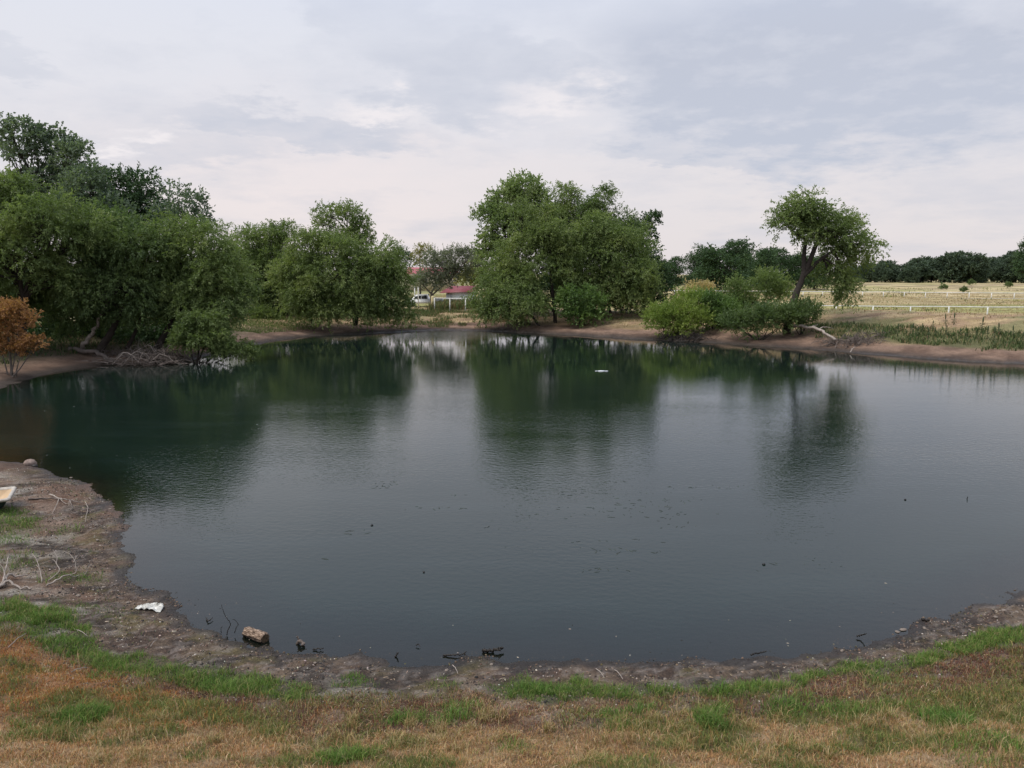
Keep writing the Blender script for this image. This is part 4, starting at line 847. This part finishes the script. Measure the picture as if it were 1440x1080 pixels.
# small saplings in the far field
for i, (px, py, lab) in enumerate([(1355, 412, 'small green sapling in the dry field behind the far fence'), (1326, 408, 'tiny sapling left of the green one behind the far fence'), (1418, 405, 'thin sapling near the right edge behind the far fence'), (1366, 402, 'small shrub farther back in the dry field')]):
    q = hit(px, py); k = q[1]/F
    tree('sapling', lab, 'sapling', 'sap', 'willow_dark', px, float(q[1]), [(px, py-5, 3.5, 4, 0), (px+3, py-3, 3, 2.5, 0), (px-3, py-2.5, 2.6, 2, 0)], .5, tr=.04)

# ------------------------------------------------------------------ small things on the near shore
def rod(pts, r0, r1, k=6, n=12, wob=.0): 
    p_ = spline(pts, n); return wobble(p_, wob) if wob else p_, np.linspace(r0, r1, n)
def G3(px, py, up=0.0): q = hit(px, py); q[2] += up; return q
# log
e0 = onz(346, 893); e1 = onz(373, 903)
a0 = np.array([e0[0], e0[1]+.02, .05]); a1 = np.array([e1[0], e1[1], .06]); dv = a1-a0; Lg = np.linalg.norm(dv); dv /= Lg
nk = 40; n = 26; A_ = unit(np.cross(dv, [0, 0, 1])); B_ = np.cross(dv, A_); V = []; th = np.arange(nk)*2*pi/nk
for i in range(n):
    f = i/(n-1); c = dv*Lg*f; rr = .084*(1+.12*f)+.018*(fbm(np.cos(th)*4+f*3, np.sin(th)*4+f*2.0, 81, 3)-.5)*2+.014*np.sign(np.sin(th*11+f*3+4*vn(th*0+f*6, th*2, 4)))*.5
    if i in (0, n-1): rr = rr*.93
    V.append(c+A_*np.cos(th)[:, None]*rr[:, None]+B_*np.sin(th)[:, None]*rr[:, None])
V = np.concatenate(V); Fs = [[i*nk+j, i*nk+(j+1) % nk, (i+1)*nk+(j+1) % nk, (i+1)*nk+j] for i in range(n-1) for j in range(nk)]+[list(range(nk))[::-1], [(n-1)*nk+j for j in range(nk)]]
barkm = bpy.data.materials.new('log_bark'); barkm.use_nodes = True; t = NT(barkm.node_tree); c_ = t.n('ShaderNodeTexCoord')
mpx = t.n('ShaderNodeMapping', {0: (c_, 'Object'), 2: (0, 0, -math.atan2(dv[1], dv[0]))}, vector_type='TEXTURE') if 0 else t.n('ShaderNodeMapping', {0: (c_, 'Object'), 2: (0, 0, -math.atan2(dv[1], dv[0]))})
mpy = t.n('ShaderNodeMapping', {0: mpx, 3: (.2, 1, 1)})
nb_ = t.n('ShaderNodeTexNoise', {'Vector': mpy, 'Scale': 55, 'Detail': 4, 'Roughness': .6}); rb_ = t.ramp(nb_, [(.40, (.06, .035, .022)), (.47, (.15, .095, .06)), (.64, (.45, .33, .24))])
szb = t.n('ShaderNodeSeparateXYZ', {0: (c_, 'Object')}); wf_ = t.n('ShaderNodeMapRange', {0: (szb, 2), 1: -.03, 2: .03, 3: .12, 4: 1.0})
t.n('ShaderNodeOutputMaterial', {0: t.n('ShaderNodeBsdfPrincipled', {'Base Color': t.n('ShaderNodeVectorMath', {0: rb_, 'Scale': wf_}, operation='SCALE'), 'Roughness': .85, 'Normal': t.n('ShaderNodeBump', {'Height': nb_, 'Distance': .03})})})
lg = link('log', mesh_np('log', V, Fs, barkm), loc=tuple(a0)); tag(lg, 'short sawn log lying at the water edge by the near shore', 'log')
m = MB(); cth = np.arange(24)*2*pi/24; fc_ = dv*(Lg+.006)
R_ = .074; m.add(np.vstack([[fc_+dv*.003], fc_+A_*np.cos(cth)[:, None]*R_+B_*np.sin(cth)[:, None]*R_]), [[0, 1+i, 1+(i+1) % 24] for i in range(24)]); m.build('cut_face', mat('log_end_grain', (.085, .058, .034), .9, .01, 30, var=.6, vscale=22), lg)
# crumpled white bag
q = hit(212, 857); n = 26; u_, v_ = np.meshgrid(np.linspace(-1, 1, n), np.linspace(-1, 1, n)); u_ = u_.ravel(); v_ = v_.ravel(); rad = 1+.3*(fbm(np.arctan2(v_, u_)*1.5+5, u_*0, 91, 3)-.5)
X = u_*.22*rad*(1-.45*np.maximum(0, v_)*.9); Y = v_*.155*rad+u_*.02; r2_ = np.hypot(u_, v_)
Z = .015+.055*np.maximum(0, 1-r2_)+.11*np.abs(fbm(u_*2.2, v_*2.2, 92, 3)-.5)*2*ss(1.4, .7, r2_)+.05*np.abs(fbm(u_*5, v_*5, 93, 2)-.5)
x_, y_ = X+q[0], Y+q[1]; Z = Z+H(x_, y_)-q[2]
idn = np.arange(n*n).reshape(n, n); Qn = np.stack([idn[:-1, :-1], idn[:-1, 1:], idn[1:, 1:], idn[1:, :-1]], -1).reshape(-1, 4)
bg_ = link('plastic_bag', mesh_np('plastic_bag', np.stack([X, Y, Z], 1), Qn, mat('dirty_shaded_white_plastic', (.26, .24, .19), .45, .012, 20, var=.3, vscale=11, var2=(.80, .79, .73)), smooth=False), loc=tuple(q)); tag(bg_, 'crumpled dirty white plastic bag with painted shading on the dark mud of the near shore', 'bag')  # mottled colour: dirt, plus shading of the crumples put into it
sm = bg_.modifiers.new('thick', 'SOLIDIFY'); sm.thickness = .004
# boat at the left edge
bow = hit(15, 723); e = empty('jon_boat', (bow[0]-.02, bow[1], bow[2]-.03), 'small flat boat with tan inside, pale rim and dark green hull at the left edge', 'boat'); e.rotation_euler = (radians(1), 0, radians(25))
Lb_, Wb, Hb = 2.8, 1.15, .40
def ring(z, ins, n=6, bowcut=.0):
    pts = []; x0, x1 = -Lb_+ins, -ins-bowcut; y0, y1 = ins, Wb-ins; r = .10
    for (cx, cy, a0_) in ((x1-r, y0+r, -90), (x1-r, y1-r, 0), (x0+r, y1-r, 90), (x0+r, y0+r, 180)):
        for i in range(n): a_ = radians(a0_+i*90/(n-1)); pts.append((cx+r*cos(a_), cy+r*sin(a_), z))
    return pts
def loft(rings, close_last=True):
    m = MB(); k = len(rings[0]); Fs = [[i*k+j, i*k+(j+1) % k, (i+1)*k+(j+1) % k, (i+1)*k+j] for i in range(len(rings)-1) for j in range(k)]
    if close_last: Fs += [[(len(rings)-1)*k+j for j in range(k)]]
    m.add(np.array(sum(rings, [])), Fs); return m
loft([ring(Hb-.03, .03), ring(Hb*.5, .07, bowcut=.06), ring(.05, .13, bowcut=.16), ring(0, .2, bowcut=.22)]).build('hull', mat('dark_green_hull', (.02, .035, .032), .4), e, smooth=False)
loft([ring(Hb-.045, -.004), ring(Hb-.045, -.03), ring(Hb+.0, -.035), ring(Hb+.02, -.01), ring(Hb+.02, .035), ring(Hb-.03, .06)], False).build('rim', mat('weathered_pale_rim', (.42, .38, .33), .6, .004, 40, var=.25, vscale=12), e)
loft([ring(Hb-.025, .055), ring(.17, .15, bowcut=.14), ring(.14, .2, bowcut=.18)]).build('inner_shell', mat('tan_inside', (.50, .36, .22), .6, var=.1), e)
m = MB(); th = np.linspace(0, 2*pi, 13); m.tube([(-.27+.045*cos(a_), .028, .27+.03*sin(a_)) for a_ in th], .006, 5, False); m.tube([(-.29, .028, .262), (-.27, .028, .282), (-.25, .028, .262)], .005, 4); m.build('emblem', M['white_paint'], e)
# dead branch with forks, left bank
def branch(name, label, paths, mk, cat='branch', group=None):
    P0 = np.array(paths[0][0][0]); m = MB()
    for (pts, r0, r1) in paths:
        nn = max(8, 4*len(pts)); p_, r_ = rod(np.array(pts)-P0, r0, r1, n=nn); m.tube(wobble(p_, r0*.35), r_, 6)
    o = m.build(name, M[mk], loc=tuple(P0), smooth=True); return tag(o, label, cat, group)
g = lambda px, py, up=0: tuple(G3(px, py, up))
branch('dead_branch', 'long bleached forked branch lying at the left edge among green tufts', [
    ([g(-30, 832, .03), g(0, 829, .05), g(12, 824, .10), g(28, 829, .04), g(45, 829, .03)], .035, .012), ([g(0, 829, .05), g(12, 818, .12), g(25, 815, .06), g(40, 812, .05)], .03, .01),
    ([g(5, 825, .05), g(9, 815, .2), g(14, 808, .35), g(16, 808, .5), g(3, 808, .5)], .016, .005), ([g(10, 822, .08), g(6, 818, .25), g(0, 815, .35)], .009, .004),
    ([g(12, 818, .1), g(14, 815, .2), g(10, 812, .3)], .008, .004)], 'deadwood')
branch('dead_branch', 'thin bleached branch with upright twigs lying right of the long forked one', [
    ([g(66, 827, .04), g(80, 822, .08), g(92, 817, .10), g(108, 814, .05), g(112, 812, .05)], .018, .006), ([g(92, 816, .08), g(107, 812, .1), g(107, 810, .3), g(100, 808, .42), g(92, 806, .45)], .008, .004),
    ([g(105, 812, .3), g(112, 808, .4), g(122, 810, .35)], .006, .003), ([g(118, 812, .02), g(124, 810, .12), g(128, 808, .3)], .008, .003), ([g(124, 810, .1), g(120, 808, .15)], .005, .003)], 'deadwood')
branch('dead_twig', 'upright curved twig between the two bleached branches', [([g(59, 820, 0), g(58, 815, .12), g(54, 808, .28), g(48, 805, .38)], .010, .005), ([g(58, 812, .15), g(52, 808, .2)], .006, .003)], 'deadwood', 'twig')
branch('dead_twig', 'hooked twig lying in the grass left of the brown mud', [([g(68, 818, .02), g(83, 808, .06), g(80, 802, .15), g(75, 800, .2)], .010, .004), ([g(80, 800, .1), g(81, 795, .2), g(76, 792, .28)], .006, .003)], 'deadwood', 'twig')
branch('dead_branch', 'thin forked grey branch lying on the bank right of the boat', [([g(70, 698, .05), g(84, 706, .1), g(95, 706, .06), g(110, 707, .04)], .02, .006), ([g(84, 706, .1), g(80, 714, .08), g(74, 724, .03)], .012, .006),
    ([g(98, 706, .06), g(97, 714, .05)], .008, .004), ([g(99, 708, .06), g(102, 716, .03)], .007, .004), ([g(84, 706, .1), g(92, 711, .06), g(100, 712, .06)], .009, .004)], 'deadwood')
branch('dead_branch', 'straight weathered stick lying beside the boat behind the grass', [([g(40, 704, .03), g(66, 704, .06), g(96, 706, .05), g(118, 710, .02)], .022, .01)], 'deadwood_dark')
branch('dead_twig', 'small bent twig on the brown mud right of the boat', [([g(120, 708, .03), g(124, 717, .05), g(121, 728, .03), g(121, 735, .02)], .009, .005)], 'deadwood', 'twig')
for i, (a_, b_, lab) in enumerate([((12, 912), (38, 893), 'pale stick pointing up the left bank below the green tufts'), ((104, 886), (125, 898), 'pale stick at the lower edge of the mud left of the bag'), ((212, 911), (220, 903), 'short pale twig on the mud below the bag'),
        ((100, 947), (125, 942), 'light stick lying in the bare patch near the green strip'), ((636, 937), (644, 950), 'short pale stick standing from the mud at the centre of the near shore'), ((864, 944), (876, 958), 'thin pale stick on the near mud right of centre'), ((838, 942), (850, 956), 'thinner pale twig beside the stick right of centre')]):
    branch('stick', lab, [([g(*a_, .02), g((a_[0]+b_[0])/2, (a_[1]+b_[1])/2, .05), g(*b_, .03)], .007, .004)], 'deadwood', 'stick')
# dark sticks at and in the water
z3 = lambda px, py, z=0.0: (*onz(px, py, z), z)
def wst(label, pts, r, mk='wetwood', name='waterlogged_stick'):
    branch(name, label, [([z3(*q_) for q_ in pts], r, r*.6)], mk, 'stick')
def upx(px, py, d): return tuple(at(px, py, d))
y0 = onz(320, 894)[1]
branch('bent_reed', 'tall thin bent reed standing in the shallows left of the log', [([upx(319, 893, y0), upx(321, 885, y0), upx(324, 877, y0), upx(318, 868, y0), upx(313, 857, y0), upx(311, 850, y0)], .008, .003)], 'wetwood', 'reed')
branch('bent_reed', 'shorter bent reed standing between the tall reed and the log', [([upx(330, 890, y0), upx(332, 883, y0), upx(335, 878, y0), upx(331, 873, y0), upx(327, 870, y0)], .007, .003)], 'wetwood', 'reed')
branch('bent_reed', 'tiny dark reed near the muddy edge left of the reeds', [([upx(311, 893, y0), upx(311, 884, y0), upx(313, 881, y0)], .006, .003)], 'wetwood', 'reed')
wst('crooked dark stick floating left of the reeds', [(290, 869, .02), (292, 873, .03), (295, 872, .03), (299, 868, .04)], .012)
wst('dark driftwood stick floating off the centre of the near shore', [(679, 915, .02), (692, 914, .04), (701, 914, .05), (708, 912, .05)], .028)
wst('long thin wet stick at the waterline left of the centre driftwood', [(623, 921, .02), (640, 921, .03), (650, 920, .03), (656, 916, .06)], .014)
wst('small dark stub sticking up at the waterline', [(556, 924, .0), (559, 919, .05), (560, 918, .08)], .015)
wst('black forked root end floating near the shore left of centre', [(585, 908, .02), (588, 906, .04), (591, 909, .02)], .009)
wst('short dark stick lying along the waterline right of the wet stump', [(440, 913, .02), (455, 912, .03)], .014)
wst('thin dark stick touching the shore towards the right', [(1056, 921, .05), (1068, 918, .05), (1078, 916, .08)], .014)
wst('little dark stick poking from the right shore', [(1205, 895, .03), (1212, 893, .06), (1218, 891, .12)], .014)
wst('black bark piece on the right shore waterline', [(1297, 871, .03), (1302, 872, .04), (1306, 872, .03)], .025)
q = hit(425, 907); branch('wet_stump', 'small wet brown stump at the waterline right of the log', [([(q[0]-.08, q[1]+.05, -.02), (q[0]-.04, q[1], .07), (q[0]+.03, q[1]-.08, .03)], .03, .026), ([(q[0]-.05, q[1]+.02, .05), (q[0]-.09, q[1]+.03, .14)], .02, .01), ([(q[0], q[1], .02), (q[0]+.06, q[1]-.05, .05)], .02, .014)], 'deadwood_dark', 'stump')
# stone at far left tip
q = np.array(z3(42, 655)); 
def rock(name, label, loc, r, mk, cat='stone', group=None, sq=.6):
    n1_, n2_ = 9, 12; V = [(0, 0, r*sq)]; 
    for i in range(1, n1_):
        for j in range(n2_):
            a_, b_ = pi*i/n1_, 2*pi*j/n2_; k = 1+RNG.uniform(-.13, .13); V.append((r*k*sin(a_)*cos(b_), r*k*sin(a_)*sin(b_)*.8, r*sq*k*cos(a_)))
    V.append((0, 0, -r*sq)); L_ = len(V)-1
    Fs = [[0, 1+j, 1+(j+1) % n2_] for j in range(n2_)]+[[1+(i-1)*n2_+j, 1+i*n2_+j, 1+i*n2_+(j+1) % n2_, 1+(i-1)*n2_+(j+1) % n2_] for i in range(1, n1_-1) for j in range(n2_)]+[[L_, 1+(n1_-2)*n2_+(j+1) % n2_, 1+(n1_-2)*n2_+j] for j in range(n2_)]
    o = link(name, mesh_np(name, V, Fs, mk, smooth=True), loc=loc); o.rotation_euler = (RNG.normal(0, .2), RNG.normal(0, .2), RNG.uniform(0, 6)); return tag(o, label, cat, group)
stm = mat('pale_limestone', (.25, .205, .17), .9, .01, 30, var=.35); stb = mat('brown_wood_chunk', (.24, .18, .15), .9, .02, 20, var=.4)
rock('driftwood_chunk', 'pale brown chunk of driftwood in the water by the left point of the shore', (q[0], q[1], .06), .2, stb, 'driftwood', sq=.75)
q = np.array(z3(49, 657)); rock('driftwood_chunk', 'smaller dark end piece beside the pale driftwood chunk', (q[0], q[1], .03), .1, M['wetwood'], 'driftwood')
# white float far out
q = z3(846, 522); e = empty('floating_board', (q[0], q[1], 0), 'bright white piece of floating foam board in the dark reflection at the centre', 'litter')
foam = mat('white_foam', (.85, .88, .9), .5, var=.05)
m = MB(); m.box((0, 0, .015), (.42, .16, .03), .15); m.box((-.02, .01, .035), (.30, .10, .015), .2); m.box((-.3, .03, .012), (.2, .07, .02), .3); m.build('panel', foam, e)
m = MB(); m.box((.31, -.04, .02), (.16, .09, .03), -.2); m.build('end_piece', foam, e, smooth=True)
# tiny floats
fl = mat('black_float', (.02, .02, .02), .5)
for (px, py, r, lab) in [(523, 739, .035, 'tiny black twig end afloat left of centre'), (596, 805, .03, 'tiny black speck of bark afloat below centre'), (1273, 703, .035, 'small dark ball-like float on the right of the pond'), (1074, 794, .035, 'tiny dark bark speck afloat right of centre')]:
    q = z3(px, py); rock('floating_bark', lab, (q[0], q[1], .01), r, fl, 'float')
q = z3(1360, 702); branch('waterlogged_stick', 'small dark stick standing upright far out on the right', [([(q[0], q[1], -.05), (q[0]+.005, q[1], .04), (q[0], q[1], .07)], .012, .008)], 'wetwood', 'stick')

# pebbles: larger ones are stones of their own, the rest is gravel
m = MB(); V = RNG.normal(size=(1, 3))
stones = [(331, 985, .035), (282, 932, .03), (443, 933, .035), (628, 943, .045), (691, 935, .045), (713, 941, .04), (788, 942, .04), (128, 743, .06), (137, 760, .05), (155, 716, .06), (60, 690, .06), (41, 701, .05), (1270, 886, .07), (1262, 889, .05), (1184, 916, .05), (1062, 932, .04),
          (1412, 859, .06), (1400, 868, .05), (1300, 884, .045), (100, 652+20, .05), (205, 844, .025), (146, 826, .06), (110, 838, .05), (180, 848, .05), (1430, 862, .06), (935, 955, .04), (983, 948, .03), (560, 945, .03), (760, 938, .035)]
for i, (px, py, r) in enumerate(stones):
    q = hit(px, py)
    if i == 0: so = rock('stone', 'pale pebble lying on the near shore mud', tuple(q), 1, stm, 'stone', 'pale pebbles on the near shore'); o = so
    else: o = so.copy(); COL.objects.link(o); o.rotation_euler = (0, 0, RNG.uniform(0, 6))
    r *= .75; o.location = (q[0], q[1], q[2]+r*.1); o.scale = (r*RNG.uniform(.8, 1.3), r*RNG.uniform(.8, 1.2), r*RNG.uniform(.6, 1))
def chips(nm, lab, n, region, cond, s0, s1, cols, wts, flat=.4, cat='gravel', zoff=0.0, water=False, elong=1.0):
    x = RNG.uniform(region[0], region[1], n); y = RNG.uniform(region[2], region[3], n); s = sdist(x, y); z = np.zeros(n) if water else H(x, y); k = cond(x, y, z, s); x, y, z = x[k], y[k], z[k]; m_ = len(x)
    a = RNG.uniform(0, 2*pi, m_); r = RNG.uniform(s0, s1, m_)*RNG.uniform(.5, 1, m_); r2 = r*RNG.uniform(.4, .9, m_)/elong; r = r*elong
    th = np.arange(6)*pi/3; jit = RNG.uniform(.75, 1.2, (m_, 6)); lx = r[:, None]*np.cos(th)*jit; ly = r2[:, None]*np.sin(th)*jit
    X = x[:, None]+lx*np.cos(a)[:, None]-ly*np.sin(a)[:, None]; Y = y[:, None]+lx*np.sin(a)[:, None]+ly*np.cos(a)[:, None]
    hgt2 = (r2*flat)[:, None]; lowz = z[:, None]-.004+zoff+0*X; R1 = np.stack([X, Y, lowz], 2); cx = np.stack([x, y, z], 1)[:, None]
    R2 = np.stack([x[:, None]+(X-x[:, None])*.7, y[:, None]+(Y-y[:, None])*.7, lowz+.004+hgt2*(1+.2*jit)], 2)
    V = np.concatenate([R1, R2], 1).reshape(-1, 3); Q = []
    b = np.arange(m_)[:, None]*12
    Q = np.concatenate([b+np.array([[j, (j+1) % 6, 6+(j+1) % 6, 6+j]]) for j in range(6)]+[b+np.array([[6, 7, 8, 9]]), b+np.array([[9, 10, 11, 6]])])
    cl_ = np.repeat(colmix(m_, cols, wts), 12, 0)
    tag(link(nm, mesh_np(nm, V, Q, M['gravelm'], col=cl_)), lab, cat, kind='stuff')
gm2 = bpy.data.materials.new('gravel_chips'); gm2.use_nodes = True; t = NT(gm2.node_tree); a = t.n('ShaderNodeAttribute', attribute_name='gcol')
t.n('ShaderNodeOutputMaterial', {0: t.n('ShaderNodeBsdfPrincipled', {'Base Color': (a, 'Color'), 'Roughness': .85})}); M['gravelm'] = gm2
nearc = lambda lo, hi: (lambda x, y, z, s: (s > lo) & (s < hi+fbm(x, y, 95, 2)*1.5) & (y < 24) & (RNG.uniform(0, 1, len(x)) < .1+.9*ss(.38, .62, fbm(x*2, y*2, 96, 3))))
chips('gravel', 'small pale pebbles, bark bits and dried clods scattered over the near mud', 70000, (-18, 12, 9.5, 23), nearc(.15, 2.4), .006, .022, [(.36, .31, .26), (.22, .17, .13), (.48, .42, .36), (.12, .085, .06)], [2, 3, .7, 3])
chips('mud_clods', 'dark wet clods and rotting leaf litter along the near waterline', 100000, (-14, 12, 9.8, 23), nearc(-.2, 1.6), .006, .030, [(.035, .027, .02), (.02, .016, .014), (.085, .055, .036), (.14, .095, .065), (.1, .085, .03)], [3, 2.5, 2.5, 2, .4], .7, 'mud')
chips('twig_litter', 'scattered fine straw and twig litter on the near bank', 90000, (-18, 12, 8, 23), lambda x, y, z, s: (s > .3) & (s < 4) & (RNG.uniform(0, 1, len(x)) < .5), .005, .018, [(.36, .27, .18), (.22, .14, .09), (.1, .06, .045), (.46, .38, .28)], [3, 3, 3, 1], .6, 'litter', elong=2.4)
chips('floating_leaves', 'tiny pale leaves and flecks floating on the dark water at the left', 200, (-32, -9, 20, 36), lambda x, y, z, s: (s < -.5) & (RNG.uniform(0, 1, len(x)) < ss(.5, .66, fbm(x*.35, y*.35, 97, 2))), .012, .045, [(.3, .32, .28), (.2, .22, .18), (.4, .36, .2)], [3, 2, 1], .05, 'leaves', .006, True, 1.3)
chips('algae_scum', 'thin dark streaks of algae scum floating in the middle of the pond', 1300, (-4, 7, 15, 22), lambda x, y, z, s: (s < -2) & (RNG.uniform(0, 1, len(x)) < ss(.60, .70, fbm(x*.5, y*1.6, 98, 4))), .015, .07, [(.03, .04, .033), (.045, .055, .045), (.02, .027, .022)], [2, 1, 2], .03, 'algae', .005, True, 1.8)
chips('shore_flecks', 'small leaves and twigs floating in the shallows of the near shore', 900, (-7, 11, 10.5, 14.5), lambda x, y, z, s: (s < 0) & (s > -1.6) & (RNG.uniform(0, 1, len(x)) < .4*ss(-1.6, 0, s)), .006, .022, [(.3, .25, .2), (.03, .025, .02), (.45, .38, .3)], [2, 4, .8], .2, 'leaves', .004, True, 1.4)

# ------------------------------------------------------------------ brush piles and dead limbs on the far banks
def brush(name, label, px0, px1, py, d, n, hgt_, mks, thick=(.02, .05), arch=.5):
    cx = (px0+px1)/2; q = at(cx, py, d); zb = gz(q[0], q[1]); w_ = (px1-px0)*d/F
    e = empty(name, (q[0], q[1], zb), label, 'brush'); 
    for gi, mk in enumerate(mks):
        m = MB()
        for i in range(n if gi == 0 else n//4):
            x0 = RNG.uniform(-.5, .5)*w_; y0_ = RNG.uniform(-1.3, 1.3); L = RNG.uniform(.8, 2.4)*hgt_; a_ = RNG.choice([-1, 1])*RNG.uniform(.1, 1.2); b_ = RNG.normal(0, .6)
            z0_ = gz(q[0]+x0, q[1]+y0_)-zb; up_ = RNG.uniform(.15, 1)*hgt_*arch*2*max(.25, 1-abs(x0/w_)*1.6); ex = x0+L*cos(b_)*np.sign(a_); ey = y0_+L*sin(b_)*.7
            z1 = max(gz(q[0]+ex, q[1]+ey)-zb, -zb-.05); p_ = spline([(x0, y0_, z0_), ((x0+ex)/2, (y0_+ey)/2, max(z0_, z1)+up_), (ex, ey, z1+.05+RNG.uniform(0, .5)*up_)], 8)
            r0 = RNG.uniform(*thick); m.tube(wobble(p_, .03), np.linspace(r0, r0*.4, 8), 5, False)
            for _ in range(2):
                k = RNG.integers(2, 7); dq = RNG.normal(0, .35, 3); dq[2] = abs(dq[2]); m.tube([p_[k], p_[k]+dq*.6, p_[k]+dq*1.1], [r0*.4, r0*.3, r0*.15], 4, False)
        m.build('dead_limbs' if gi == 0 else 'pale_limbs', M[mk], e, smooth=True)
brush('brush_pile', 'tangled heap of grey dead branches at the water edge under the left willows', 178, 248, 505, 52.2, 85, 1.0, ['deadwood_dark', 'deadwood'], (.02, .05))
brush('brush_pile', 'low reddish-grey tangle of dead branches on the right bank beside the fallen limb', 1168, 1230, 482, 62, 85, .8, ['deadwood_dark', 'deadwood_dark'], (.018, .04))
brush('brush_pile', 'dark roots and twigs under the lime green bush at the waterline', 935, 985, 475, 70, 60, .7, ['wetwood', 'deadwood_dark'], (.02, .05))
brush('brush_pile', 'loose dead twigs on the bank between the fallen log and the brush heap', 140, 190, 503, 54, 26, .6, ['deadwood_dark'], (.015, .035))
def limb(label, pts, r0, r1, mk, name='fallen_limb', d=None, sub=()):
    P = [at(*p_) for p_ in pts]; paths = [(P, r0, r1)]+[([at(*p_) for p_ in s1_], a_, b_) for (s1_, a_, b_) in sub]; branch(name, label, paths, mk, 'limb')
limb('thick curved fallen trunk lying on the bank left of the brush heap', [(98, 490, 54), (115, 493, 53), (135, 496, 52.6), (150, 503, 52.2), (159, 509, 51.6)], .17, .13, 'deadwood_dark', 'fallen_log')
limb('bare pale limb leaning up into the willow above the fallen trunk', [(113, 493, 54), (122, 480, 54), (132, 466, 54), (142, 445, 54), (148, 428, 54), (158, 405, 54.5)], .17, .07, 'deadwood')
limb('thin pale pole lying along the water behind the left point', [(100, 510, 50.8), (118, 508, 51.2), (140, 509, 51.4), (152, 511, 51)], .05, .04, 'deadwood')
limb('pale fallen limb sloping down the right bank to the brush', [(1112, 458, 67), (1130, 459, 66), (1150, 463, 64.5), (1163, 470, 63.5), (1175, 478, 62)], .14, .10, 'deadwood', sub=[([(1150, 463, 64.5), (1160, 460, 65), (1172, 462, 65)], .06, .02), ([(1140, 460, 65.3), (1150, 456, 66)], .05, .02)])
limb('short white snag tip at the right bank waterline', [(1196, 496, 58.5), (1198, 491, 58.7), (1203, 488, 58.9)], .05, .025, 'deadwood')
